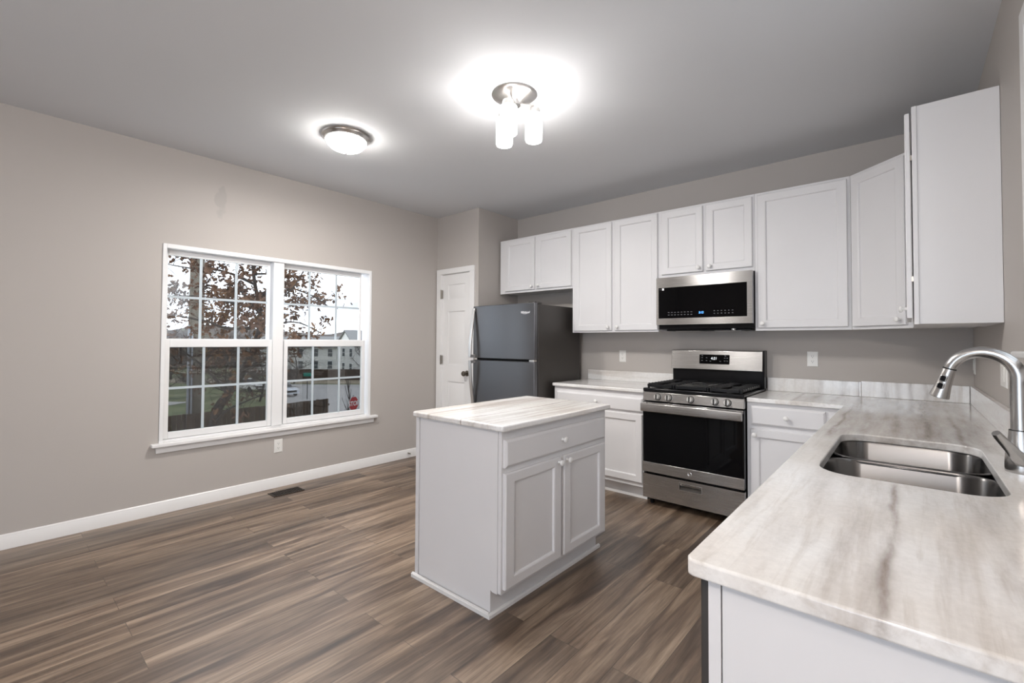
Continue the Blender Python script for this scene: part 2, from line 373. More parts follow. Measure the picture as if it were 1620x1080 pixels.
def baseprof(mb, p0, p1, n, h=.092, th=.014):
    p0, p1, n = Vector(p0), Vector(p1), Vector(n)
    prof = [(0, 0), (th, 0), (th, h * .78), (th * .75, h * .84), (th * .7, h * .93), (th * .3, h), (0, h)]
    return mb.rings([[p + n * a + Z * b for a, b in prof] for p in (p0, p1)])
struct('baseboard_left', baseprof(MB(), (XL, YR, 0), (XL, YD, 0), X), 'trim', 'white baseboard below the double window', 'baseboard')
struct('baseboard_rear', baseprof(MB(), (XL, YR, 0), (-1.4, YR, 0), Y), 'trim', 'white baseboard on the patio wall', 'baseboard')

# closet door
d1 = thing('door_1', 'narrow white panelled closet door beside the refrigerator', 'door', (-3.914, YD, 0), kind='structure')
dx0, dx1, dz1, yf = -4.150, -3.678, 2.078, YD + .012
mb = MB(); mb.box(dx0, dx1, yf + .011, yf + .036, .01, dz1)
PX0, PX1 = -4.055, -3.772
zs = [(.20, .835), (1.03, 1.645), (1.782, 1.957)]
def facey(mb, x0, x1, z0, z1, steps, y=None):   # relief facing -Y on plane y
    return mb.frame(V3(x0, y, z0), (X, x1 - x0), (Z, z1 - z0), -Y, steps)
yy = yf + .006
mb.box(dx0, PX0, yf, yf + .011, .01, dz1); mb.box(PX1, dx1, yf, yf + .011, .01, dz1)
zz = .01
for a, b in zs: mb.box(PX0, PX1, yf, yf + .011, zz, a); zz = b
mb.box(PX0, PX1, yf, yf + .011, zz, dz1)
for a, b in zs: facey(mb, PX0, PX1, a, b, [(0, 0, -.004), (.012, .012, -.003), (.016, .016, -.002), (.040, .040, .005)], yy)
obj('door_slab', mb, 'trim', d1, angle=25)
mb = MB()
for (x0, x1, z0, z1) in ((-4.234, -4.155, 0, 2.083), (-3.673, -3.603, 0, 2.083), (-4.234, -3.603, 2.0832, 2.143)):
    mb.box(x0, x1, YD - .016, YD + .001, z0, z1)
mb.box(-4.155, -4.151, YD - .01, YD + .1, 0, 2.079).box(-3.677, -3.673, YD - .01, YD + .1, 0, 2.079).box(-4.155, -3.673, YD - .01, YD + .1, 2.0792, 2.0828)
obj('casing', mb, 'trim', d1, .004)
for hz in (1.85, 1.085, .28):
    obj('hinge', MB().box(-4.163, -4.140, YD - .019, YD + .004, hz - .05, hz + .05).lathe((-4.1515, YD - .019, hz - .055), Z, [(.006, 0), (.006, .11)], 10), 'hinge', d1)
obj('door_knob', MB().lathe((-3.728, yf, .942), -Y, [(.032, 0), (.033, .004), (.028, .010), (.012, .014), (.011, .034), (.022, .040), (.029, .052), (.030, .060), (.024, .070), (.001, .073)], 24), 'brass', d1)

# double window in the left wall
def window_unit():
    w1 = thing('window_1', 'white double window with grids looking onto the street', 'window', (XL, (W0 + W1) / 2, WZ0), kind='structure')
    mb = MB(); xo, xi = XL - .13, XL + .010
    mb.box(xo, xi, W0, W0 + .026, WZ0, WZ1).box(xo, xi, W1 - .026, W1, WZ0, WZ1).box(xo, xi, W0 + .026, W1 - .026, WZ1 - .034, WZ1).box(xo, XL - .02, W0 + .026, W1 - .026, WZ0, WZ0 + .02)
    obj('frame', mb, 'vinyl', w1, .003)
    obj('mullion', MB().box(xo, XL - .004, 1.672, 1.762, WZ0 + .02, WZ1 - .034), 'vinyl', w1, .004)
    def sash(y0, y1, z0, z1, xa, xb, st, top, bot, vy, hz, screen):
        mb = MB().box(xa, xb, y0, y0 + st, z0, z1).box(xa, xb, y1 - st, y1, z0, z1).box(xa, xb, y0 + st, y1 - st, z0, z0 + bot).box(xa, xb, y0 + st, y1 - st, z1 - top, z1)
        s = obj('sash', mb, 'vinyl', w1, .003)
        xm = (xa + xb) / 2
        obj('pane', MB().box(xm - .002, xm + .002, y0 + st - .004, y1 - st + .004, z0 + bot - .004, z1 - top + .004), 'pane', s)
        for q in vy: obj('muntin', MB().box(xm + .003, xm + .010, q - .009, q + .009, z0 + bot, z1 - top), 'grid', s)
        obj('muntin', MB().box(xm + .003, xm + .0095, y0 + st, y1 - st, hz - .009, hz + .009), 'grid', s)
        if screen: obj('insect_screen', MB().box(xa - .036, xa - .035, y0 + .01, y1 - .01, z0 + .01, z1 - .01), 'screen', s)
    for (a, b, vu, vl) in ((.894, 1.672, (1.135, 1.392), (1.155, 1.405)), (1.762, 2.619, (2.022, 2.290), (2.045, 2.312))):
        sash(a, b - .01 if a < 1 else b - .055, 1.262, 1.998, XL - .088, XL - .055, .022, .042, .048, vu, 1.635, False)
        sash(a + (.0 if a < 1 else .012), b - .0 if a < 1 else b - .03, .548, 1.306, XL - .050, XL - .016, .034, .062, .048, vl, .930, True)
    obj('stool', MB().box(XL - .03, XL + .048, .820, 2.715, .500, .5265), 'trim', w1, .006, 3)
    obj('apron', MB().box(XL, XL + .017, .850, 2.685, .452, .500), 'trim', w1, .004)
    return w1
window_unit()
# window over the sink
w2 = thing('window_2', 'white cased window on the wall beside the faucet', 'window', (XR, (N0 + N1) / 2, NZ0), kind='structure')
mb = MB().box(XR - .018, XR + .13, N1, N1 + .075, NZ0, NZ1 + .075).box(XR - .018, XR + .13, N0 - .075, N0, NZ0, NZ1 + .075).box(XR - .018, XR + .13, N0, N1, NZ1, NZ1 + .075)
obj('casing', mb, 'trim', w2, .004)
mb = MB(); a, b = XR + .06, XR + .10
mb.box(a, b, N0, N0 + .045, NZ0, NZ1).box(a, b, N1 - .045, N1, NZ0, NZ1).box(a, b, N0 + .045, N1 - .045, NZ0, NZ0 + .05).box(a, b, N0 + .045, N1 - .045, NZ1 - .05, NZ1).box(a, b, N0 + .045, N1 - .045, 1.64, 1.69)
s = obj('sash', mb, 'vinyl', w2, .003)
obj('pane', MB().box(XR + .078, XR + .082, N0 + .04, N1 - .04, NZ0 + .045, NZ1 - .045), 'pane', s)
obj('stool', MB().box(XR - .045, XR + .06, N0 - .11, N1 + .15, NZ0 - .022, NZ0), 'trim', w2, .007, 3)
obj('apron', MB().box(XR - .016, XR, N0 - .075, N1 + .075, NZ0 - .085, NZ0 - .022), 'trim', w2, .004)

# ------------------------------------------------------------------ cabinets
def knob_mb(p, n):
    return MB().lathe(p, n, [(.008, 0), (.0075, .006), (.006, .011), (.008, .016), (.0145, .019), (.0165, .024), (.015, .029), (.009, .0325), (.001, .0335)], 20)
def add_door(parent, o, u, n, wdt, hgt, knob=None, t=.019, stile=.058, rail=.056, name='door'):
    """recessed-panel door standing on plane o; knob = (a, b) from the lower corner"""
    steps = [(0, 0, .0005), (0, 0, t - .004), (.004, .004, t), (stile - .006, rail - .006, t), (stile, rail, t - .003), (stile + .003, rail + .003, t - .0115)]
    d = obj(name, MB().frame(o, (u, wdt), (Z, hgt), n, steps), 'cab', parent, angle=20)
    if knob: obj('knob', knob_mb(o + u * knob[0] + Z * knob[1] + n * (t - .001), n), 'knob', d)
    return d
def add_drawer(parent, o, u, n, wdt, hgt, knob=True, t=.019):
    steps = [(0, 0, .0005), (0, 0, t - .008), (.003, .003, t - .005), (.012, .012, t)]
    d = obj('drawer', MB().frame(o, (u, wdt), (Z, hgt), n, steps), 'cab', parent, angle=20)
    if knob: obj('knob', knob_mb(o + u * (wdt / 2) + Z * (hgt / 2) + n * (t - .001), n), 'knob', d)
    return d
GW = 'white wall cabinets'
YU = 3.855
def wall_cabinet(label, x0, x1, z0, z1, doors):
    c = thing('wall_cabinet', label, 'cabinet', ((x0 + x1) / 2, (YU + YB) / 2, z0), GW)
    obj('cabinet_body', MB().box(x0, x1, YU + .019, YB - .001, z0 + .012, z1), 'cab', c, .001)
    obj('face_frame', MB().box(x0, x1, YU, YU + .0188, z0, z1), 'cab', c, .0015)
    for (a, b, za, zb, side) in doors:
        wd = b - a; k = (wd - .032, .034) if side == 'r' else (.032, .034)
        add_door(c, V3(a, YU, za), X, -Y, wd, zb - za, k)
    return c
ZU, ZB = 2.444, 1.392
wall_cabinet('small two-door white wall cabinet hanging above the refrigerator', -3.521, -2.540, 1.838, ZU, [(-3.435, -3.016, 1.862, 2.424, 'r'), (-2.990, -2.549, 1.862, 2.424, 'l')])
wall_cabinet('tall two-door white wall cabinet between the refrigerator and the microwave', -2.539, -1.646, ZB, ZU, [(-2.513, -2.097, 1.408, 2.432, 'r'), (-2.066, -1.650, 1.408, 2.432, 'l')])
wall_cabinet('short two-door white wall cabinet directly above the microwave', -1.645, -.882, 1.853, ZU, [(-1.612, -1.265, 1.884, 2.424, 'r'), (-1.240, -.896, 1.884, 2.424, 'l')])
wall_cabinet('wide one-door white wall cabinet between the microwave and the corner cabinet', -.881, -.288, ZB, ZU, [(-.860, -.306, 1.413, 2.424, 'l')])
# diagonal corner cabinet
xa, ya, xb, yb = -.2875, YU, .023, 3.562
c = thing('wall_cabinet', 'angled white corner wall cabinet with a single narrow door', 'cabinet', (0, 3.95, ZB), GW)
poly = [(xa, YB - .001), (xa, ya), (xb, yb), (XR - .001, yb), (XR - .001, YB - .001)]
u = V3(xb - xa, yb - ya, 0); LD = u.length; u.normalize(); n = V3(u.y, -u.x, 0)
o = V3(xa, ya, 0)
pb = [(xa + .0005, YB - .001), (xa + .0005, ya + .022), (xa + .012, ya + .012), (xb + .002, yb + .019), (xb + .018, yb + .0006), (XR - .001, yb + .0006), (XR - .001, YB - .001)]
obj('cabinet_body', MB().prism(pb, V3(0, 0, 0), X, Y, Z, ZB + .012, ZU), 'cab', c, .001)
mb = MB().prism([(xa + .0005, ya), (xb, yb), (xb + .016, yb + .0006), (xb, yb + .019), (xa + .012, ya + .0195)], V3(0, 0, 0), X, Y, Z, ZB, ZU)
obj('face_frame', mb, 'cab', c, .001)
add_door(c, o + u * .022 + n * .0005 + Z * 1.412, u, n, LD - .052, 1.012, (LD - .052 - .034, .034))
# cabinet on the sink wall: blank end towards the room, door a little open
c = thing('wall_cabinet', 'white wall cabinet with blank end panel and door slightly ajar', 'cabinet', (.17, 3.23, ZB), GW)
Y0, Y1, XF = 2.912, 3.561, .023
obj('cabinet_body', MB().box(XF + .019, XR - .001, Y0 + .004, Y1, ZB + .002, ZU), 'cab', c, .001)
obj('face_frame', MB().box(XF, XF + .0188, Y0, Y1, ZB, ZU), 'cab', c, .0015)
d = add_door(c, V3(XF - .0075, Y0 + .018, 1.424), Y, -X, .60, .998, (.03, .045))
for hz in (1.60, 2.19): obj('hinge', MB().box(XF - .008, XF + .001, Y0 + .02, Y0 + .028, hz, hz + .025), 'hinge', c)

GB = 'white base cabinets'
YK = 3.56; ZT = .884
def base_body(c, x0, x1, y0, y1, face, toe=.11):
    """carcass, toe kick and face frame; face is '-y', '+x' or '-x'"""
    if face == '-y':
        obj('cabinet_body', MB().box(x0, x1, y0 + .019, y1, toe, ZT - .0005).box(x0 + .002, x1 - .002, y0 + .07, y1, .001, toe), 'cab', c, .001)
        obj('face_frame', MB().box(x0, x1, y0, y0 + .0188, toe, ZT - .0005), 'cab', c, .0012)
        obj('shoe_moulding', baseprof(MB(), (x0, y0 + .0705, .0005), (x1, y0 + .0705, .0005), -Y, .02, .012), 'trim', c)
    else:
        obj('cabinet_body', MB().box(x0 + .019, x1, y0, y1, toe, ZT - .0005).box(x0 + .07, x1, y0 + .002, y1 - .002, .001, toe), 'cab', c, .001)
        obj('face_frame', MB().box(x0, x0 + .0188, y0, y1, toe, ZT - .0005), 'cab', c, .0012)
c = thing('base_cabinet', 'white base cabinet between the refrigerator and the stove', 'cabinet', (-2.095, 3.88, 0), GB)
base_body(c, -2.545, -1.646, YK, YB - .001, '-y')
add_drawer(c, V3(-2.512, YK, .722), X, -Y, .860, .118)
add_door(c, V3(-2.512, YK, .147), X, -Y, .418, .557, (.418 - .03, .52)); add_door(c, V3(-2.075, YK, .147), X, -Y, .418, .557, (.03, .52))
c = thing('base_cabinet', 'white base cabinet immediately to the right-hand side of the stove', 'cabinet', (-.58, 3.88, 0), GB)
base_body(c, -.871, -.286, YK, YB - .001, '-y')
add_drawer(c, V3(-.843, YK, .728), X, -Y, .437, .130)
add_door(c, V3(-.848, YK, .147), X, -Y, .442, .550, (.03, .512))
XS = -.278
for (y0, y1, lab, drs) in ((1.522, 2.62, 'white base cabinet below the stainless sink', 2), (2.622, YB - .001, 'white base cabinet in the corner past the sink', 1)):
    c = thing('base_cabinet', lab, 'cabinet', (.02, (y0 + y1) / 2, 0), GB)
    if drs == 2:   # open-topped box so that the sink hangs inside it
        mb = MB().box(XS + .019, XR - .001, y0, y0 + .018, .11, ZT - .0005).box(XS + .019, XR - .001, y1 - .018, y1, .11, ZT - .0005).box(XR - .012, XR - .001, y0 + .018, y1 - .018, .11, ZT - .0005).box(XS + .019, XR - .012, y0 + .018, y1 - .018, .11, .128).box(XS + .07, XR - .001, y0 + .002, y1 - .002, .001, .11)
        obj('cabinet_body', mb, 'cab', c); obj('face_frame', MB().box(XS, XS + .0188, y0, y1, .11, ZT - .0005), 'cab', c)
    else: base_body(c, XS, XR - .001, y0, y1, '-x')
    ye = min(y1, 3.50) - .03; n_ = drs; wd = (ye - (y0 + .022) - .02 * (n_ - 1)) / n_
    for k in range(n_):
        a = y0 + .022 + k * (wd + .02)
        add_drawer(c, V3(XS, a, .728), Y, -X, wd, .126); add_door(c, V3(XS, a, .147), Y, -X, wd, .55, (wd - .03, .51))
c = thing('end_panel', 'blank white panel closing the near end of the sink counter', 'panel', (.02, .87, 0))
obj('panel', MB().box(XS + .0245, XR - .002, .862, .884, .001, ZT - .0005), 'cab', c, .001)
obj('stile', MB().box(XS + .001, XS + .0225, .861, .884, .001, ZT - .0005), 'cab', c, .0012)
c = thing('dishwasher', 'dark dishwasher behind the blank end panel of the sink counter', 'dishwasher', (0, 1.2, 0))
obj('tub', MB().box(XS + .012, XR - .02, .890, 1.516, .10, ZT - .004).box(XS + .06, XR - .02, .895, 1.51, .001, .10), 'black', c)
dd = obj('door', MB().box(XS - .022, XS + .0115, .890, 1.516, .105, ZT - .006), 'fridge_side', c, .003)
obj('control_strip', MB().box(XS - .0225, XS - .0218, .90, 1.506, .80, .868), 'black', dd)

# island
IX0, IX1, IY0, IY1 = -2.050, -1.440, 1.590, 2.555
c = thing('island_cabinet', 'white kitchen island cabinet with one drawer and two doors', 'island', ((IX0 + IX1) / 2, (IY0 + IY1) / 2, 0))
mb = MB().box(IX0, IX1 - .0190, IY0 + .004, IY1, .125, ZT - .0005).box(IX0, IX1 - .066, IY0 + .004, IY1 - .002, .001, .125)
obj('cabinet_body', mb, 'cab', c, .001)
obj('side_panel', MB().prism([(IX0 + .004, .001), (IX1 - .066, .001), (IX1 - .066, .128), (IX1 - .056, .120), (IX1 - .0225, .120), (IX1 - .0225, ZT - .001), (IX0 + .004, ZT - .001)], V3(0, IY0, 0), X, Z, Y, 0, .0038), 'cab', c)
obj('face_frame', MB().box(IX1 - .0188, IX1, IY0, IY1, .125, ZT - .0005), 'cab', c, .0015)
obj('back_panel', MB().box(IX0 - .026, IX0 - .0005, IY0 - .006, IY1 + .004, .001, ZT - .0005), 'cab', c, .0015)
add_drawer(c, V3(IX1, IY0 + .012, .708), Y, X, .918, .131)
add_door(c, V3(IX1, IY0 + .012, .146), Y, X, .452, .536, (.452 - .026, .51), stile=.066, rail=.050)
add_door(c, V3(IX1, IY0 + .490, .146), Y, X, .440, .536, (.026, .51), stile=.066, rail=.050)
mb = baseprof(MB(), (IX0 - .04, IY0 - .0065, .0005), (IX1 - .0655, IY0 - .0065, .0005), -Y, .024, .014); baseprof(mb, (IX1 - .0655, IY0 - .0205, .0005), (IX1 - .0655, IY1 + .03, .0005), X, .02, .013)
obj('shoe_moulding', mb, 'trim', c)

# ------------------------------------------------------------------ worktops
def slab(name, outer, holes, z0, z1, m, label, bev=.009, cat='countertop', group=None):
    bm = bmesh.new(); es = []
    for loop in [outer] + holes:
        vs = [bm.verts.new((x, y, z0)) for x, y in loop]
        es += [bm.edges.new((vs[i], vs[(i + 1) % len(vs)])) for i in range(len(vs))]
    bmesh.ops.triangle_fill(bm, use_beauty=True, use_dissolve=False, edges=es)
    r = bmesh.ops.extrude_face_region(bm, geom=list(bm.faces))
    for v in r['geom']:
        if isinstance(v, bmesh.types.BMVert): v.co.z = z1
    bmesh.ops.recalc_face_normals(bm, faces=bm.faces)
    cx = sum(p[0] for p in outer) / len(outer); cy = sum(p[1] for p in outer) / len(outer)
    for v in bm.verts: v.co -= Vector((cx, cy, z0))
    me = bpy.data.meshes.new(name); bm.to_mesh(me); bm.free(); me.materials.append(M[m]); o = link(name, me, None); o.location = (cx, cy, z0)
    me.polygons.foreach_set('use_smooth', [True] * len(me.polygons)); me.set_sharp_from_angle(angle=math.radians(35))
    b = o.modifiers.new('edge', 'BEVEL'); b.width = bev; b.segments = 4; b.limit_method = 'ANGLE'; b.angle_limit = math.radians(50)
    return tag(o, label, cat, group)
def rrect(x0, x1, y0, y1, r, seg=8):
    p = []
    for (cx, cy, a0) in ((x1 - r, y1 - r, 0), (x0 + r, y1 - r, 90), (x0 + r, y0 + r, 180), (x1 - r, y0 + r, 270)):
        for k in range(seg + 1):
            a = math.radians(a0 + 90 * k / seg); p.append((cx + r * math.cos(a), cy + r * math.sin(a)))
    return p
HX0, HX1, HY0, HY1 = -.218, .196, 1.665, 2.455
xe = XR - .0015; ye = YB - .0015
cr = .018
slab('countertop', [(xe, .832), (xe, ye), (-.8675, ye), (-.8675, 3.534), (-.309, 3.534), (-.309, .832 + cr), (-.309 + cr * .3, .832 + cr * .3), (-.309 + cr, .832)], [rrect(HX0, HX1, HY0, HY1, .095)], ZT, .914, 'stone',
     'L-shaped streaked white stone countertop holding the sink')
slab('countertop', [(-2.558, 3.534), (-1.6385, 3.534), (-1.6385, ye), (-2.558, ye)], [], ZT, .914, 'stone_x', 'short white stone countertop between the refrigerator and the stove')
slab('countertop', [(-2.071, 1.555), (-1.401, 1.555), (-1.401, 2.556), (-2.071, 2.556)], [], ZT, .914, 'stone', 'streaked white stone top of the kitchen island')
GS = 'stone backsplash strips'
def upstand(x0, x1, y0, y1, z1, label, m='stone_z'):
    o = obj('backsplash', MB().box(x0, x1, y0, y1, .9145, z1), m, None, .002, loc=((x0 + x1) / 2, (y0 + y1) / 2, .9145)); return tag(o, label, 'backsplash', GS)
upstand(-2.556, -1.640, YB - .021, YB - .001, 1.012, 'low white stone backsplash between the refrigerator and the stove', 'stone_x')
upstand(-.866, -.262, YB - .021, YB - .001, 1.020, 'low streaked stone backsplash beside the stove, ending at a joint')
upstand(-.2605, XR - .0225, YB - .021, YB - .001, 1.026, 'low streaked stone backsplash between the joint and the room corner')
upstand(XR - .021, XR - .001, .86, YB - .0215, 1.030, 'long low stone backsplash behind the faucet', 'stone')

# ------------------------------------------------------------------ sink and faucet
sk = thing('sink', 'stainless double-bowl undermount sink in the stone countertop', 'sink', (0, 2.06, .68))
zt = ZT - .0015
def bowl(x0, x1, y0, y1):
    mb = MB(); prof = [(-.012, zt, .10), (0, zt, .095), (.004, zt - .008, .09), (.010, .74, .085), (.022, .70, .075), (.05, .685, .06), (.12, .682, .03)]
    mb.rings([[V3(px, py, z) for px, py in rrect(x0 + i, x1 - i, y0 + i, y1 - i, max(r, .01))] for i, z, r in prof], False, True)
    o = obj('bowl', mb, 'sinksteel', sk, angle=50)
    md = o.modifiers.new('gauge', 'SOLIDIFY'); md.thickness = .0012; md.offset = 0
    obj('drain', MB().lathe(((x0 + x1) / 2, (y0 + y1) / 2, .683), Z, [(.045, 0), (.044, .003), (.036, .002), (.034, -.002)], 24), 'nickel', o)
    return o
bowl(HX0 - .008, HX1 + .008, HY0 - .008, 2.055); bowl(HX0 - .008, HX1 + .008, 2.085, HY1 + .008)
obj('divider', MB().box(HX0 + .03, HX1 - .03, 2.050, 2.090, zt - .012, zt - .003), 'sinksteel', sk, .003)
fa = thing('faucet', 'brushed pull-down kitchen faucet with side lever behind the sink', 'faucet', (.250, 2.050, .914))
fx, fy = .252, 2.052
obj('base', MB().lathe((fx, fy, .914), Z, [(.034, .0005), (.0345, .012), (.033, .05), (.029, .075), (.0255, .105), (.0245, .125)], 28), 'faucet', fa)
R_ = .078; ux, uy = -.985, .17
zc = 1.196; pts = [(fx, fy, 1.039), (fx, fy, 1.10), (fx, fy, 1.16)]
for k in range(0, 17):
    a = math.radians(164 * k / 16); q = R_ - R_ * math.cos(a); pts.append((fx + ux * q, fy + uy * q, zc + R_ * math.sin(a)))
obj('spout', MB().tube(pts, [.0205] * 3 + [.0195 - .0035 * k / 16 for k in range(17)], 20), 'faucet', fa)
obj('collar', MB().lathe((fx, fy, 1.0375), Z, [(.0242, 0), (.0242, .003), (.0205, .004)], 24), 'dark', fa)
a = math.radians(164); e = V3(*pts[-1]); td = V3(ux * math.sin(a), uy * math.sin(a), math.cos(a)).normalized()
hd = obj('spray_head', MB().lathe(e - td * .002, td, [(.0165, 0), (.0172, .004), (.0185, .03), (.0205, .06), (.0255, .092), (.0262, .099), (.023, .1005), (.019, .098)], 28), 'faucet', fa)
obj('joint_ring', MB().lathe(e - td * .003, td, [(.0172, 0), (.0175, .002), (.0172, .004)], 24), 'dark', hd)
sd = V3(-.35, -.93, 0); sd = (sd - td * sd.dot(td)).normalized(); sw = td.cross(sd)
for h0, h1 in ((.022, .044), (.047, .069)):
    hm = (h0 + h1) / 2; rad = .0165 + .007 * hm / .09
    mb = MB().rings([[e + td * (hm + b) + sw * a2 + sd * (rad + d) for a2, b in rrect(-.009 + i, .009 - i, -.011 + i, .011 - i, .006, 4)] for i, d in ((0, -.004), (0, .0025), (.0015, .004), (.0028, .004))])
    bt = obj('button', mb, 'faucet', hd)
    obj('button_face', MB().rings([[e + td * (hm + b) + sw * a2 + sd * (rad + d) for a2, b in rrect(-.0066, .0066, -.0086, .0086, .004, 4)] for d in (.003, .0046)]), 'black', bt)
lv = MB().tube([(fx + .002, fy - .018, .952), (fx - .008, fy - .036, .962), (fx - .024, fy - .060, .986), (fx - .054, fy - .088, 1.028), (fx - .060, fy - .095, 1.038)], [.022, .019, .0145, .0115, .010], 18)
obj('lever', lv, 'faucet', fa, angle=60)

# ------------------------------------------------------------------ refrigerator
fr = thing('refrigerator', 'dark grey stainless top-freezer refrigerator in the alcove', 'refrigerator', (-3.0, 3.7, 0))
FX0, FX1 = -3.402, -2.598; FY = 3.300
obj('cabinet_shell', MB().box(FX0 + .004, FX1 - .002, FY + .072, 4.085, .03, 1.652).box(FX0 + .03, FX1 - .03, FY + .09, 4.05, .001, .03), 'fridge_side', fr, .004)
obj('gasket', MB().box(FX0 + .012, FX1 - .010, FY + .060, FY + .0715, .10, 1.645), 'dark', fr)
def fdoor(name, z0, z1):
    n_ = 13; rs = []
    for k in range(n_):   # slightly bowed front
        s_ = k / (n_ - 1) * 2 - 1; x = FX0 + (FX1 - FX0) * k / (n_ - 1); yb_ = FY + .012 * s_ * s_
        rs.append([V3(x, yb_, z0), V3(x, FY + .060, z0), V3(x, FY + .060, z1), V3(x, yb_, z1)])
    return obj(name, MB().rings(rs), 'fridge', fr, .004, angle=20)
d1_ = fdoor('freezer_door', 1.132, 1.662); d2_ = fdoor('fresh_food_door', .105, 1.112)
def handle(par, z_att, z_div):
    rs = []; n_ = 14
    for k in range(n_):
        s_ = k / (n_ - 1); z = z_att + (z_div - z_att) * s_; off = .014 + .050 * math.sin(s_ * PI / 2) ** 1.3
        yo = FY - off; x0 = FX0 + .004; x1 = FX0 + .036
        rs.append([V3(x0, yo, z), V3(x1, yo + .004, z), V3(x1, yo + .018, z), V3(x0, yo + .018, z)])
    h = obj('handle', MB().rings(rs), 'nickel', par, .003)
    s = 1 if z_att > z_div else -1
    obj('handle_mount', MB().box(FX0 + .008, FX0 + .032, FY - .050, FY + .014, min(z_div, z_div + s * .03), max(z_div, z_div + s * .03)), 'nickel', h, .002)
    obj('handle_mount', MB().box(FX0 + .008, FX0 + .032, FY - .010, FY + .014, min(z_att, z_att - s * .03), max(z_att, z_att - s * .03)), 'nickel', h, .002)
handle(d1_, 1.640, 1.136); handle(d2_, .640, 1.108)
obj('hinge_cap', MB().box(FX1 - .075, FX1 - .004, FY + .015, FY + .13, 1.6535, 1.674), 'fridge_side', fr, .004)
obj('hinge_pin', MB().box(FX1 - .06, FX1 - .006, FY + .008, FY + .06, 1.1135, 1.1305), 'nickel', fr, .002)
obj('toe_grille', MB().box(FX0 + .01, FX1 - .01, FY + .05, FY + .0715, .02, .095), 'dark', fr)
text('wordmark', 'Whirlpool', .026, (FX1 - .105, FY + .0045, 1.575), X, Z, 'white_mark', d1_, .0006, .0004, shear=.2)
mb = MB()
for k in range(2): mb.tube([(FX1 - .105 + (.052 - .01 * k) * math.cos(t_ * .1 * PI), FY + .0055, 1.572 + (.010 + .002 * k) * math.sin(t_ * .1 * PI)) for t_ in range(11, 20)], .0008, 5)
obj('wordmark_swirl', mb, 'white_mark', d1_)

# ------------------------------------------------------------------ stove
st = thing('gas_range', 'stainless and black freestanding gas range', 'stove', (-1.25, 3.83, 0))
SX0, SX1, SY = -1.630, -.877, 3.500
obj('range_body', MB().box(SX0 + .004, SX1 - .004, SY + .052, 4.16, .055, .905), 'black', st, .003)
for px in (SX0 + .04, SX1 - .04):
    for py in (SY + .09, 4.10): obj('foot', MB().lathe((px, py, .0005), Z, [(.018, 0), (.018, .02), (.009, .022), (.009, .056)], 14), 'black', st)
obj('cooktop', MB().box(SX0, SX1, SY + .004, 4.118, .9055, .934), 'black', st, .008, 3)
cpn = obj('control_panel', MB().rings([[V3(x, SY + .002, .832), V3(x, SY + .05, .832), V3(x, SY + .05, .9045), V3(x, SY + .012, .9045)] for x in (SX0, SX1)]), 'steel', st, .004)
for kx in (-1.508, -1.419, -1.250, -1.074, -.988):
    k = obj('control_knob', MB().lathe((kx, SY + .006, .868), V3(0, -1, .12), [(.0235, .0), (.024, .004), (.023, .010), (.0205, .026), (.019, .030), (.001, .0305)], 26), 'knobmetal', cpn)
    obj('knob_grip', MB().box(kx - .0035, kx + .0035, SY - .032, SY - .022, .8505, .8905), 'dark', k, .001)
    obj('bezel', MB().lathe((kx, SY + .0075, .868), V3(0, -1, .12), [(.0275, 0), (.0275, .003), (.024, .0035)], 26), 'dark', k)
od = obj('oven_door', MB().box(SX0, SX1, SY + .002, SY + .050, .268, .822), 'black', st, .004)
obj('door_glass', MB().box(SX0 + .006, SX1 - .006, SY - .003, SY + .002, .350, .742), 'glass_black', od, .002)
obj('oven_window', MB().box(-1.46, -.99, SY - .0036, SY - .003, .43, .675), 'glass_black', od)
obj('door_band', MB().box(SX0, SX1, SY - .004, SY + .002, .268, .346), 'steel', od, .002)
obj('door_top_trim', MB().box(SX0 + .004, SX1 - .004, SY - .002, SY + .002, .800, .822), 'steel', od, .001)
hb = MB()
prof = [(0, .003), (.003, 0), (.022, 0), (.024, .003), (.024, .018), (.022, .021), (.003, .021), (0, .018)]
hb.rings([[V3(x, SY - .052 + a, .752 + b * 3.1) for a, b in prof] for x in (SX0 + .002, SX1 - .002)])
h = obj('door_handle', hb, 'steel', od, .004, 3)
for px in (SX0 + .03, SX0 + .25, SX1 - .25, SX1 - .03): obj('handle_bracket', MB().box(px - .012, px + .012, SY - .030, SY + .001, .803, .8205), 'steel', h, .002)
bd = obj('badge', MB().lathe((-1.256, SY - .004, .308), -Y, [(.0165, 0), (.0165, .001), (.0145, .0016), (.0135, .001)], 28), 'steel_dark', od)
text('badge_letters', 'GE', .016, (-1.256, SY - .0052, .308), X, Z, 'nickel', bd, .0004, .0003, shear=.25)
zd0, zd1, sx0, sx1, sz0, sz1 = .062, .250, -1.333, -1.172, .176, .222
mb = MB(); y0, y1 = SY + .002, SY + .050
mb.box(SX0, sx0, y0, y1, zd0, zd1).box(sx1, SX1, y0, y1, zd0, zd1).box(sx0, sx1, y0, y1, zd0, sz0).box(sx0, sx1, y0, y1, sz1, zd1).box(sx0, sx1, y1 - .012, y1, sz0, sz1)
dr = obj('storage_drawer', mb, 'steel_dark', st)
mb = MB()
for (a, b, c_, d_) in ((sx0 - .006, sx1 + .006, sz1, sz1 + .005), (sx0 - .006, sx0, sz0, sz1), (sx1, sx1 + .006, sz0, sz1)): mb.box(a, b, SY - .002, SY + .012, c_, d_)
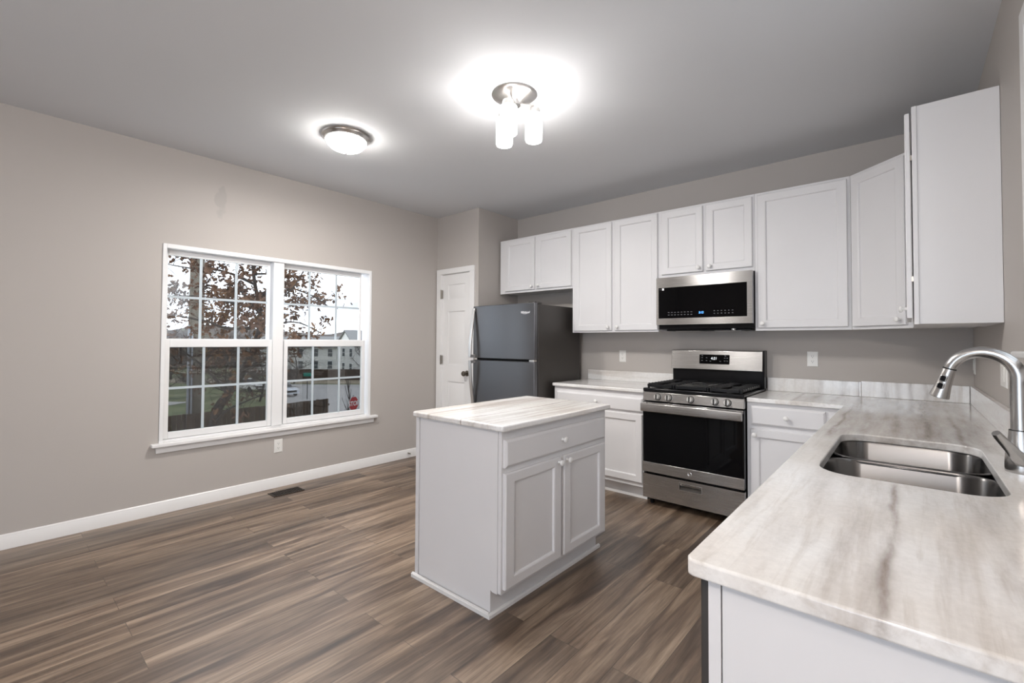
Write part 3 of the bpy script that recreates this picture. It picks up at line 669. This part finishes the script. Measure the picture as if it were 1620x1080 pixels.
mb.add([(sx0, SY + .0, sz0 + .001), (sx1, SY, sz0 + .001), (sx1, SY + .034, sz0 + .020), (sx0, SY + .034, sz0 + .020), (sx0, SY, sz0 - .006), (sx1, SY, sz0 - .006), (sx1, SY + .034, sz0 - .006), (sx0, SY + .034, sz0 - .006)],
       [(0, 1, 2, 3), (4, 7, 6, 5), (0, 4, 5, 1), (1, 5, 6, 2), (2, 6, 7, 3), (3, 7, 4, 0)])
obj('pull', mb, 'nickel', dr)
# backguard
bgy = 4.100
obj('backguard_base', MB().box(SX0 + .008, SX1 - .004, bgy + .012, 4.185, .9055, 1.075), 'black', st, .003)
obj('backguard_side', MB().box(SX1 - .006, SX1 + .004, bgy - .002, 4.185, .9305, 1.237), 'black', st, .003)
bg = obj('backguard', MB().rings([[V3(x, bgy - .022, 1.068), V3(x, 4.184, 1.068), V3(x, 4.184, 1.236), V3(x, bgy + .012, 1.236), V3(x, bgy - .004, 1.230)] for x in (SX0 + .004, SX1 - .0065)]), 'steel', st, .004, 3)
nrm = V3(0, -1, (.018) / .162).normalized(); upv = V3(0, .018, .162).normalized()
def bgp(x, z, d=0): s_ = (z - 1.068) / .162; return V3(x, bgy - .022 + .018 * s_, z) + nrm * d
dp = obj('display_panel', MB().rings([[bgp(cx + a, 1.157, d) + upv * b for a, b in rrect(-.123, .123, -.040, .040, .006, 4)] for cx, d in ((-1.255, -.002), (-1.255, .0025))]), 'glass_black', bg)
text('clock', '4:21', .030, bgp(-1.258, 1.164, .003), X, upv, 'led_white', dp, .0003, .0003, shear=.12)
for bx, bz in ((-.10, .030), (-.10, .012), (-.062, .012), (-.10, -.012), (-.062, -.012), (-.03, -.016), (.05, -.016), (.085, .012), (.105, .012), (.085, -.012), (.105, -.012), (.09, .030)):
    obj('touch_key', MB().rings([[bgp(-1.255 + bx + a, 1.157, d) + upv * (bz + b) for a, b in ((-.006, -.003), (.006, -.003), (.006, .003), (-.006, .003))] for d in (.0024, .0029)]), 'button', dp)
# grates and burners
def grate(x0, x1, nx, flat=False):
    mb = MB(); y0, y1, z0, z1 = SY + .040, 4.085, .944, .962
    for x in (x0, x1): mb.box(x - .008, x + .008, y0, y1, z0, z1)
    for y in (y0, (y0 + y1) / 2, y1): mb.box(x0 + .008, x1 - .008, y - .008, y + .008, z0 - .004, z1)
    for x in (x0, x1):
        for y in (y0 + .01, (y0 + y1) / 2, y1 - .01): mb.box(x - .007, x + .007, y - .007, y + .007, .9345, z0)
    if flat: mb.box(x0 + .012, x1 - .012, y0 + .012, y1 - .012, .952, .966)
    else:
        for k in range(9):
            y = y0 + (y1 - y0) * (k + .5) / 9; mb.box(x0 - .010, x0 + .070, y - .006, y + .006, z0 - .002, z1 + .007); mb.box(x1 - .070, x1 + .010, y - .006, y + .006, z0 - .002, z1 + .007)
        for k in range(nx):
            x = x0 + (x1 - x0) * (k + 1) / (nx + 1); mb.box(x - .006, x + .006, y0 + .008, y1 - .008, z0 + .001, z1 + .003)
    return obj('griddle' if flat else 'grate', mb, 'iron', st, .0015)
grate(SX0 + .03, -1.395, 2); grate(-1.372, -1.136, 0, True); grate(-1.113, SX1 - .03, 2)
for bx, by in ((-1.50, 3.66), (-1.50, 3.94), (-1.005, 3.66), (-1.005, 3.94)):
    obj('burner', MB().lathe((bx, by, .9345), Z, [(.05, 0), (.048, .006), (.034, .007), (.033, .012), (.028, .0138), (.001, .014)], 22), 'iron', st)
obj('griddle_handle', MB().tube([(-1.31, 3.72, .966), (-1.30, 3.72, .976), (-1.25, 3.72, .980), (-1.20, 3.72, .976), (-1.19, 3.72, .966)], .006, 8), 'iron', st)

# ------------------------------------------------------------------ microwave
mw = thing('microwave', 'stainless over-the-range microwave with black glass front', 'microwave', (-1.26, 3.95, 1.40))
MX0, MX1, MY = -1.637, -.886, 3.786
obj('oven_shell', MB().box(MX0 + .004, MX1, MY + .044, YB - .001, 1.412, 1.8515), 'black', mw, .003)
obj('vent_underside', MB().box(MX0 + .05, MX1 - .03, MY + .10, 4.12, 1.398, 1.4118), 'iron', mw, .004)
obj('grease_filter', MB().box(-1.52, -1.32, 3.92, 4.08, 1.3945, 1.3978), 'nickel', mw)
obj('grease_filter', MB().box(-1.20, -1.00, 3.92, 4.08, 1.3945, 1.3978), 'nickel', mw)
obj('cooktop_lamp', MB().lathe((-1.04, 3.865, 1.412), -Z, [(.016, 0), (.016, .010), (.011, .016)], 14), 'nickel', mw)
mx0, mx1, mz0, mz1 = -1.617, -.922, 1.503, 1.764
bz0, bz1 = 1.449, 1.8505
mb = MB().box(MX0, mx0, MY, MY + .0435, bz0, bz1).box(mx1, MX1, MY, MY + .0435, bz0, bz1).box(mx0, mx1, MY, MY + .0435, bz0, mz0).box(mx0, mx1, MY, MY + .0435, mz1, bz1)
md = obj('microwave_door', mb, 'steel', mw)
gl = obj('door_glass', MB().box(mx0, mx1, MY - .001, MY + .043, mz0, mz1), 'glass_black', md)
text('clock', '3:12', .023, (-1.262, MY - .0014, 1.543), X, Z, 'led_blue', gl, .0003, .0006, shear=.12)
for row, zz in enumerate((1.552, 1.531)):
    for k in range(8): obj('touch_key', MB().box(-1.535 + k * .027, -1.521 + k * .027, MY - .0014, MY - .0009, zz - .003, zz + .003), 'button', gl)
    for k in range(6): obj('touch_key', MB().box(-1.165 + k * .027, -1.154 + k * .027, MY - .0014, MY - .0009, zz - .002, zz + .004), 'button', gl)
obj('front_print', MB().box(-1.612, -1.590, MY - .0014, MY - .0009, 1.748, 1.751), 'button', gl)
obj('sticker', MB().box(-1.586, -1.569, MY - .0016, MY - .0009, 1.742, 1.760), 'sticker', gl)

# ------------------------------------------------------------------ ceiling lights
dl = thing('ceiling_light', 'round frosted dome ceiling light near the window wall', 'ceiling light', (-3.03, 1.67, ZC), 'lit ceiling lights')
c0 = (-3.03, 1.67, ZC - .0005)
obj('pan', MB().lathe(c0, -Z, [(.166, 0), (.168, .006), (.160, .012), (.163, .018), (.156, .026), (.150, .036), (.140, .040), (.135, .036)], 48), 'nickel', dl)
obj('glass_bowl', MB().lathe(c0, -Z, [(.141, .034), (.140, .044), (.128, .066), (.104, .088), (.070, .103), (.035, .111), (.001, .113)], 40), 'dome', dl)
obj('finial', MB().lathe((c0[0], c0[1], ZC - .110), -Z, [(.012, 0), (.013, .006), (.007, .010), (.008, .018), (.001, .024)], 16), 'nickel', dl)
def downlight(name, loc, size, power, col):   # disk light added below a closed lamp glass for more downward light
    l = bpy.data.lights.new(name, 'AREA'); l.shape = 'DISK'; l.size = size; l.energy = power; l.color = col
    o = bpy.data.objects.new(name, l); COL.objects.link(o); o.location = loc; return o
downlight('dome_light', (-3.03, 1.67, ZC - .140), .20, DOWN, (1, .965, .93))
fl = thing('ceiling_light', 'three-lamp brushed ceiling light with frosted glass cylinders', 'ceiling light', (-1.757, 2.037, ZC), 'lit ceiling lights')
fc = V3(-1.757, 2.037, ZC - .0005)
obj('pan', MB().lathe(fc, -Z, [(.133, 0), (.134, .005), (.128, .010), (.118, .015), (.092, .025), (.055, .042), (.043, .056), (.038, .066), (.001, .068)], 48), 'nickel', fl)
for (px, py) in ((-1.841, 2.044), (-1.669, 2.114), (-1.722, 1.947)):
    p = V3(px, py, 0); dirv = (p - V3(fc.x, fc.y, 0)); e_ = p
    obj('arm', MB().tube([(fc.x, fc.y, ZC - .050), (fc.x + dirv.x * .5, fc.y + dirv.y * .5, ZC - .058), (px, py, ZC - .062), (px, py, ZC - .085)], .007, 10), 'nickel', fl)
    obj('socket_cup', MB().lathe((px, py, ZC - .080), -Z, [(.010, 0), (.034, .004), (.037, .012), (.037, .034), (.034, .036)], 24), 'nickel', fl)
    obj('glass_cylinder', MB().lathe((px, py, ZC - .1165), -Z, [(.036, 0), (.047, .003), (.049, .010), (.049, .155), (.046, .162), (.030, .165), (.001, .1655)], 28), 'tube', fl)
    downlight('cylinder_light', (px, py, ZC - .286), .085, DOWN3, (1, .97, .94))

# ------------------------------------------------------------------ outlets, register, door stop
def outlet(label, p, u, n, gangs=1, kind='outlet', group='white outlet plates'):
    p = Vector(p); c = thing('wall_outlet' if kind == 'outlet' else 'switch_plate', label, kind, p, group); hw = .036 + .023 * (gangs - 1) * 2; hh = .058
    W_ = 2 * hw; H_ = 2 * hh; o_ = p - u * hw - Z * hh
    obj('plate', MB().frame(o_, (u, W_), (Z, H_), n, [(0, 0, .0005), (0, 0, .003), (.004, .004, .006)]), 'plate', c, angle=25)
    for g in range(gangs):
        q = p + u * ((g - (gangs - 1) / 2) * .046)
        for s_ in (-1, 1):
            if kind == 'outlet':
                r = obj('receptacle', MB().prism([(a, b) for a, b in rrect(-.0165, .0165, -.014, .014, .009, 4)], q + Z * (.0195 * s_), u, Z, n, .004, .0075), 'plate', c)
                mb = MB()
                for dx, hh_ in ((-.006, .0045), (.006, .0035)):
                    b0 = q + Z * (.0195 * s_ + .003) + u * dx; mb.prism([(-.0011, -hh_), (.0011, -hh_), (.0011, hh_), (-.0011, hh_)], b0, u, Z, n, .0072, .0079)
                mb.lathe(q + Z * (.0195 * s_ - .0075) + n * .0072, n, [(.0024, 0), (.0024, .0007)], 10); obj('slots', mb, 'slot', r)
        if kind != 'outlet':
            r = obj('rocker', MB().prism(rrect(-.0165, .0165, -.033, .033, .003, 3), q, u, Z, n, .004, .0095), 'plate', c, .001)
    return c
outlet('white duplex outlet on the wall below the double window', (XL, 1.732, .364), Y, X)
outlet('white duplex outlet above the short countertop beside the refrigerator', (-2.165, YB, 1.160), X, -Y)
outlet('white duplex outlet between the stove and the room corner', (-.560, YB, 1.177), X, -Y)
outlet('white double switch plate on the sink wall behind the faucet', (XR, 2.935, 1.168), -Y, -X, 2, 'switch')
outlet('white wall plate on the sink wall close to the room corner', (XR, 4.120, 1.165), -Y, -X, 1, 'switch')
rg = thing('floor_register', 'dark brown floor vent register near the baseboard', 'vent', (-4.05, 1.725, 0))
obj('rim', MB().box(-4.118, -4.103, 1.598, 1.852, .0005, .004).box(-3.997, -3.982, 1.598, 1.852, .0005, .004).box(-4.103, -3.997, 1.598, 1.612, .0005, .004).box(-4.103, -3.997, 1.838, 1.852, .0005, .004), 'bronze', rg)
obj('duct', MB().box(-4.103, -3.997, 1.612, 1.838, .0004, .0009), 'dark', rg)
mb = MB()
for k in range(13): mb.box(-4.103, -3.997, 1.616 + k * .0172, 1.622 + k * .0172, .001, .0034)
mb.box(-4.053, -4.047, 1.612, 1.838, .001, .0036); obj('louver', mb, 'bronze', rg)
ds = thing('door_stop', 'small metal spring door stop on the baseboard', 'door stop', (XL + .014, 3.12, .05))
obj('spring', MB().tube([(XL + .0145 + .0042 * k / 6, 3.12 + .006 * math.cos(k * PI / 3), .052 + .006 * math.sin(k * PI / 3)) for k in range(84)], .0013, 5), 'hinge', ds)
obj('tip', MB().lathe((XL + .072, 3.12, .052), X, [(.007, 0), (.008, .004), (.007, .012), (.001, .013)], 12), 'plate', ds)

# ------------------------------------------------------------------ outside: the street below the window, in street axes (d away, l along)
FD, RD = V3(-.655, .7556, 0), V3(.7556, .655, 0)
def S(d, l, z): return FD * d + RD * l + Z * (z + .0233 * d)   # the street climbs gently away from the house
def gz(d): return -3.45 if d < 20 else (-3.45 - (d - 20) * .55 if d < 23 else -5.1 - .045 * (d - 23))
def strip(name, dl, m, label, cat, kind, lift=0.0, step=3):
    """ground strip: dl = list of (d, l0, l1)"""
    mb = MB(); vs = []; fs = []
    for d, l0, l1 in dl: vs += [S(d, l0, gz(d) + lift), S(d, l1, gz(d) + lift), S(d, l1, gz(d) + lift - .4), S(d, l0, gz(d) + lift - .4)]
    return tag(obj(name, mb.rings([vs[i * 4:i * 4 + 4] for i in range(len(dl))]), m), label, cat, kind=kind)
strip('lawn', [(8, -40, 14), (20, -60, 14), (23, -60, 20), (60, -120, 40), (120, -190, 60), (240, -330, 120)], 'lawn', 'sloping winter lawn outside the window', 'lawn', 'structure')
strip('road', [(24, -12.4, 6), (34, -17.4, 12), (48, -25, 18), (60, -31.5, 22), (72, -44, 26)], 'road', 'pale grey street beyond the board fence', 'road', 'structure', .06)
strip('verge', [(74, -60, 30), (85, -70, 34)], 'verge', 'dry grass strip along the far fence', 'grass verge', 'structure', .05)
strip('pavement', [(44, -60, -33), (47, -60, -33)], 'road', 'pale pavement behind the lawn', 'pavement', 'structure', .06)
def board_fence(A, B, h, bw, label, zoff=0.0):
    A, B = Vector(A), Vector(B); u = V3(B.x - A.x, B.y - A.y, 0); L = u.length; u.normalize(); n = V3(u.y, -u.x, 0); N = int(L / bw); sl = (B.z - A.z) / L
    c = thing('board_fence', label, 'fence', A); mb = MB(); rl = MB()
    for k in range(N):
        a = k * bw; z = A.z + sl * a; mb.prism([(a + .006, 0), (a + bw - .006, 0), (a + bw - .006, h + .008 * math.sin(k * 7.1)), (a + .006, h + .008 * math.sin(k * 7.1))], V3(A.x, A.y, z), u, Z, n, 0, .02)
    obj('board_panel', mb, 'fence', c, smooth=False)
    for zr in (.35, h - .3): rl.prism([(0, zr), (L, zr + sl * L), (L, zr + .09 + sl * L), (0, zr + .09)], A, u, Z, n, -.05, -.002)
    obj('rail', rl, 'fence', c)
    for k in range(0, int(L / 2.4) + 1):
        a = min(k * 2.4, L - .1); obj('post', MB().prism([(a, -.3), (a + .1, -.3), (a + .1, h + sl * a), (a, h + sl * a)], A, u, Z, n, -.15, -.051), 'fence', c)
board_fence(S(12.6, -14.8, -3.45), S(20.1, -7.98, -3.45), 1.75, .14, 'dark brown board fence nearest the window')
board_fence(S(82, -42.5, gz(82)), S(84, -20, gz(84)), 2.0, .6, 'long dark board fence in front of the white houses')
up = thing('utility_pole', 'thick wooden utility pole with grey conduit', 'utility pole', S(18.6, -12.85, gz(18.6)))
pb_ = S(18.6, -12.85, gz(18.6) - .2); obj('pole', MB().tube([pb_, pb_ + Z * 13], [.31, .21], 16), 'pole', up)
q = S(18.35, -12.80, gz(18.4) - .1); obj('conduit', MB().tube([q - RD * .08 - FD * .12, q - RD * .08 - FD * .12 + Z * 5.0], .045, 10).tube([q + RD * .06 - FD * .12, q + RD * .06 - FD * .12 + Z * 4.8], .03, 8), 'conduit', up)

def limb(mb, pts, r0_, r1_, seg=6):
    n_ = len(pts); mb.tube(pts, [r0_ + (r1_ - r0_) * k / (n_ - 1) for k in range(n_)], seg)
def spline(pts, n_=5):
    out = []; P = [Vector(p) for p in pts]
    for i in range(len(P) - 1):
        a, b, c, d = P[max(i - 1, 0)], P[i], P[i + 1], P[min(i + 2, len(P) - 1)]
        for k in range(n_):
            t = k / n_; out.append(.5 * ((2 * b) + (c - a) * t + (2 * a - 5 * b + 4 * c - d) * t * t + (3 * b - a - 3 * c + d) * t ** 3))
    return out + [P[-1]]
def oak():
    rnd = random.Random(5)
    tr = thing('oak_tree', 'tree with brown autumn leaves close to the window', 'tree', S(9.2, -5.8, -3.45))
    tm = MB(); lm = MB()
    def Q(l, z, d): return S(d, l * d / 9, 1.3 + (z - 1.3) * d / 9)
    trunk = spline([Q(-6.05, -3.5, 9.2), Q(-5.85, -.66, 9.0), Q(-5.57, .03, 9.0), Q(-5.29, .46, 9.1), Q(-5.05, 1.02, 9.2), Q(-4.96, 1.58, 9.3), Q(-5.1, 2.33, 9.4), Q(-5.2, 3.4, 9.5), Q(-5.3, 4.6, 9.6)])
    limb(tm, trunk, .105, .010, 8)
    br = [([(-5.1, 1.34, 9.1), (-5.35, 1.31, 8.8), (-5.72, 1.35, 8.7), (-5.97, 1.45, 8.6), (-6.35, 1.52, 8.5), (-6.9, 1.6, 8.4)], .040, 1.0),
          ([(-5.29, .46, 9.1), (-4.9, .7, 8.8), (-4.5, 1.0, 8.6), (-4.1, 1.2, 8.5)], .035, .6),
          ([(-5.02, 1.2, 9.2), (-4.7, 1.40, 9.4), (-4.2, 1.44, 9.6), (-3.7, 1.2, 9.7)], .03, .9),
          ([(-5.0, 1.9, 9.3), (-4.6, 2.15, 9.2), (-4.0, 2.0, 9.1), (-3.6, 1.75, 9.0)], .028, .75),
          ([(-5.1, 2.2, 9.4), (-5.7, 2.45, 9.1), (-6.3, 2.5, 8.8), (-6.9, 2.6, 8.6)], .03, 1.2),
          ([(-5.1, 2.4, 9.4), (-4.6, 2.4, 9.7), (-4.15, 2.35, 9.9)], .025, 1.2),
          ([(-5.0, 1.7, 9.3), (-5.6, 1.85, 9.8), (-6.1, 1.95, 10.2), (-6.9, 1.96, 10.4)], .03, 1.2),
          ([(-5.57, .03, 9.0), (-5.95, .46, 9.3), (-6.45, .85, 9.5), (-6.9, 1.0, 9.6)], .035, .7),
          ([(-5.2, 3.0, 9.5), (-4.8, 2.9, 9.0), (-4.4, 2.75, 8.8)], .02, 1.1),
          ([(-5.2, 2.9, 9.5), (-5.6, 3.2, 9.0), (-6.1, 3.0, 8.8), (-6.6, 2.9, 8.7)], .02, 1.1),
          ([(-4.96, 1.58, 9.3), (-5.3, 2.0, 9.0), (-5.6, 2.2, 8.8)], .02, 1.4),
          ([(-4.96, 1.5, 9.3), (-4.7, 1.8, 8.9), (-4.35, 2.1, 8.7), (-4.1, 2.5, 8.6)], .02, 1.1),
          ([(-5.85, -.6, 9.0), (-5.6, -.3, 8.6), (-5.2, -.1, 8.3), (-4.8, .05, 8.2)], .03, .15)]
    def leaf(p):
        s = rnd.uniform(.06, .115); a = Vector((rnd.gauss(0, 1), rnd.gauss(0, 1), rnd.gauss(-.3, 1))).normalized(); b = a.cross(Vector((rnd.gauss(0, 1), rnd.gauss(0, 1), rnd.gauss(0, 1)))).normalized(); c = a.cross(b) * .012
        lm.add([p, p + a * s * .35 + b * s * .30 + c, p + a * s * .6 + b * s * .18, p + a * s * .8 + b * s * .32 + c, p + a * s * 1.3, p + a * s * .8 - b * s * .32 + c, p + a * s * .6 - b * s * .18, p + a * s * .35 - b * s * .30 + c],
               [(0, 1, 2, 7), (7, 2, 6), (2, 3, 4), (2, 4, 6), (6, 4, 5), (0, 7, 6) if 0 else (7, 2, 0)][:5])
    for pts, r_, den in br:
        P = spline([Q(*p) for p in pts]); limb(tm, P, r_, .008, 6)
        L = sum((P[i + 1] - P[i]).length for i in range(len(P) - 1))
        for k in range(int(L * 13)):
            i = rnd.randrange(1, len(P)); t0 = P[i]; dv = Vector((rnd.gauss(0, 1), rnd.gauss(0, 1), rnd.gauss(.15, .8))).normalized(); ln = rnd.uniform(.25, .75)
            t1 = t0 + dv * ln * .5 + Vector((0, 0, .03)); t2 = t0 + dv * ln + Vector((0, 0, rnd.uniform(-.08, .08)))
            tm.tube([t0, t1, t2], [.006, .004, .002], 4)
            for q_ in range(int(rnd.uniform(9, 22) * den)):
                leaf(t0 + (t2 - t0) * rnd.uniform(.45, 1.05) + Vector((rnd.gauss(0, .055), rnd.gauss(0, .055), rnd.gauss(-.02, .055))))
    obj('trunk', tm, 'bark', tr); f = obj('foliage', lm, 'leaf', tr, smooth=False)
oak()
def bare_tree(label, base, h, spread, seed, group=None, cat='tree', name='bare_tree', twigs=260, col='twig', th=.002):
    rnd = random.Random(seed); base = Vector(base); t = thing(name, label, cat, base, group); tm = MB(); wm_ = MB()
    top = base + Vector((rnd.uniform(-.1, .1) * h, rnd.uniform(-.1, .1) * h, h))
    tr = spline([base - Z * .1, base + (top - base) * .35 + Vector((rnd.gauss(0, .04) * h, rnd.gauss(0, .04) * h, 0)), top]); limb(tm, tr, h * .022, h * .005, 7)
    tips = []
    for k in range(9):
        s = .22 + .07 * k; p = tr[min(len(tr) - 1, int(s * (len(tr) - 1)))]; a = rnd.uniform(0, 2 * PI); e = p + Vector((math.cos(a) * spread, math.sin(a) * spread, h * rnd.uniform(.15, .38)))
        P = spline([p, p + (e - p) * .5 + Vector((0, 0, -.03 * h)), e], 4); limb(tm, P, h * .010, h * .003, 5); tips += P[2:]
    tips += tr[4:]
    for k in range(twigs):
        p = rnd.choice(tips); dv = Vector((rnd.gauss(0, 1), rnd.gauss(0, 1), rnd.gauss(.35, .8))).normalized() * spread * rnd.uniform(.25, .75)
        m_ = p + dv * .5 + Vector((rnd.gauss(0, .05), rnd.gauss(0, .05), rnd.gauss(0, .05))) * spread; wm_.tube([p, m_, p + dv], [th * h, th * h * .7, th * h * .4], 3)
    obj('trunk', tm, 'bark', t); obj('twigs', wm_, col, t, smooth=False); return t
GT = 'bare winter trees beyond the fence'
for i, (d, l, h, sp, tw) in enumerate(((50, -38.6, 6.6, 2.9, 460), (52, -32.2, 6.8, 2.9, 460), (48, -26.4, 6.0, 2.5, 420), (62, -43.6, 8.0, 3.0, 460), (63, -36.9, 7.8, 3.0, 460), (82, -61.0, 9.0, 3.2, 420), (76, -47.0, 8.6, 3.2, 420))):
    bare_tree('bare tangled winter tree standing past the board fence', S(d, l, gz(d)), h, sp, 20 + i, GT, twigs=tw, th=.0035)
bare_tree('small leafless tree in front of the white houses, near the parked car', S(74, -35.2, gz(74)), 6.8, 2.6, 41, twigs=420, th=.003)
bare_tree('slender leafless tree before the gap between the white houses', S(70, -22.4, gz(70)), 7.0, 2.0, 42, twigs=300, th=.002)
bare_tree('thin leafless sapling standing beside the street', S(38, -13.6, gz(38)), 3.6, .5, 43, twigs=24, th=.002)
bare_tree('low leafless shrub close to the stop sign', S(27, -9.6, gz(27)), 2.2, 1.0, 44, cat='shrub', name='bare_shrub', twigs=60, th=.0022)
# far tree line
mb = MB(); rnd = random.Random(3); rs = []
for k in range(90):
    l = -230 + k * 3.6; z = 1.0 + 1.4 * math.sin(k * .37) + rnd.uniform(-1.0, 1.2); d = 150 + 6 * math.sin(k * .9)
    rs.append([S(d, l, gz(150) - 1), S(d - 5, l, z * .4 - 3), S(d - 1, l, z), S(d + 3, l, z * .8), S(d + 6, l, gz(150) - 1)])
tag(obj('treeline', mb.rings(rs), 'far', smooth=False), 'hazy brown tree line along the horizon', 'trees', kind='stuff')
# houses
def house(label, d, l, wdt, dep, ang, eave, ridge, wins, name='house'):
    b = S(d, l, gz(d)); a = math.radians(ang); u = (RD * math.cos(a) + FD * math.sin(a)); v = (FD * math.cos(a) - RD * math.sin(a))
    h = thing(name, label, 'house', b, 'white houses across the street')
    obj('wall', MB().rings([[b + u * x + v * s_ * dep + Z * z for s_, z in ((0, 0), (1, 0), (1, eave), (.5, ridge), (0, eave))] for x in (0, wdt)]), 'siding', h, smooth=False)
    mb = MB(); o_ = .35
    for s0, s1, z0, z1 in ((-.06, .5, eave - .06 * 2 * (ridge - eave), ridge), (1.06, .5, eave - .06 * 2 * (ridge - eave), ridge)):
        mb.add([b + u * x + v * s_ * dep + Z * z for x in (-o_, wdt + o_) for s_, z in ((s0, z0 + .02), (s1, z1 + .02), (s1, z1 + .25), (s0, z0 + .25))], [(0, 1, 2, 3), (7, 6, 5, 4), (0, 4, 5, 1), (1, 5, 6, 2), (2, 6, 7, 3), (3, 7, 4, 0)])
    obj('roof', mb, 'roof', h, smooth=False)
    for (face, s_, z, ww, hh) in wins:
        if face == 'f': p = b + u * s_ + Z * z; U_, n_ = u, -v
        else: p = b + v * s_ + Z * z; U_, n_ = v, -u
        f = obj('window', MB().prism([(-.12, -.12), (ww + .12, -.12), (ww + .12, hh + .12), (-.12, hh + .12)], p, U_, Z, n_, .0, .05), 'signwhite', h)
        mb = MB()
        for q0, q1 in ((0, hh / 2 - .04), (hh / 2 + .04, hh)): mb.prism([(0, q0), (ww, q0), (ww, q1), (0, q1)], p, U_, Z, n_, .045, .07)
        obj('pane', mb, 'housewin', f)
house('white two-storey house with grey gable roof, nearest the stop sign', 88, -30.3, 18, 8.6, 42, 6.4, 9.2,
      [('f', x, z, 1.0, 1.5) for x in (1.6, 4.6, 7.4, 10.4) for z in (1.3, 4.2)] + [('s', x, z, 1.1, 1.5) for x in (1.0, 4.6) for z in (1.3, 4.2)])
house('long white house partly hidden behind leafless trees', 104, -62.0, 23, 9, 3, 6.2, 8.4,
      [('f', x, z, 1.0, 1.7) for x in (3, 6.4, 9.8, 13.2, 16.6, 19.8) for z in (1.2, 4.0)])
# street sign, stop sign
sg = thing('street_sign', 'small green street name sign on a thin post', 'street sign', S(50, -22.3, gz(50)))
b = S(50, -22.3, gz(50)); obj('post', MB().tube([b, b + Z * 2.75], .045, 8), 'post', sg)
obj('sign_blade', MB().prism([(-.42, 2.55), (.42, 2.55), (.42, 2.95), (-.42, 2.95)], b, RD, Z, FD, -.06, -.03), 'green', sg)
ss = thing('stop_sign', 'red octagonal stop sign facing the street', 'stop sign', S(24.5, -8.47, -5.2))
a = math.radians(69); U_ = RD * math.cos(a) + FD * math.sin(a); n_ = V3(U_.y, -U_.x, 0); ctr = S(24.5, -8.47, -2.62)
obj('post', MB().tube([S(24.55, -8.47, -5.3), S(24.55, -8.47, -2.2)], .03, 8), 'post', ss)
def octa(r): return [(r * math.cos(PI / 8 + k * PI / 4), r * math.sin(PI / 8 + k * PI / 4)) for k in range(8)]
bl = obj('sign_border', MB().prism(octa(.41), ctr, U_, Z, n_, .04, .046), 'signwhite', ss)
obj('sign_face', MB().prism(octa(.385), ctr, U_, Z, n_, .0455, .049), 'red', ss)
text('sign_letters', 'STOP', .34, ctr + n_ * .0495, U_, Z, 'signwhite', ss, .001, .006)
# parked car
def car(d, l, ang, paint_, label):
    a = math.radians(ang); b = S(d, l, gz(d) + .07); u = RD * math.cos(a) + FD * math.sin(a); v = V3(-u.y, u.x, 0)
    c = thing('car', label, 'car', b, 'cars parked across the street')
    def P_(x, y, z): return b + u * x + v * y + Z * z
    def body(prof, yw):
        rs = []
        for s_ in (-1, -.86, .86, 1):
            k = 1 if abs(s_) < .9 else .97
            rs.append([P_(x * (1 if abs(s_) < .9 else .985), yw * s_, .28 + (z - .28) * k) for x, z in prof])
        return MB().rings(rs)
    obj('body', body([(-2.2, .35), (-2.25, .75), (-2.15, 1.0), (-1.2, 1.05), (1.0, 1.02), (1.9, .88), (2.25, .72), (2.28, .35)], .9), paint_, c)
    obj('cabin', body([(-2.0, 1.0), (-1.75, 1.5), (.1, 1.55), (1.0, 1.02)], .74), 'carglass', c)
    obj('roof', MB().rings([[P_(x, y, z) for x, z in ((-1.72, 1.50), (.08, 1.55), (.05, 1.59), (-1.7, 1.55))] for y in (-.66, .66)]), paint_, c)
    obj('grille', MB().prism([(-.55, .5), (.55, .5), (.55, .72), (-.55, .72)], P_(2.27, 0, 0), v, Z, u, -.02, .03), 'tyre', c)
    for s_ in (-1, 1):
        obj('headlamp', MB().prism([(-.2, .66), (.2, .66), (.2, .8), (-.2, .8)], P_(2.18, .66 * s_, 0), v, Z, u, -.02, .06), 'signwhite', c)
        for x in (-1.4, 1.4): obj('wheel', MB().lathe(P_(x, .72 * s_, .33), v * s_, [(.33, 0), (.34, .03), (.34, .18), (.30, .21), (.18, .20), (.17, .18)], 18), 'tyre', c)
car(54, -27.0, -38, 'carpaint', 'silver car parked at the kerb beyond the fence')
car(60, -34.6, -20, 'siding', 'white car half hidden behind the bare trees')
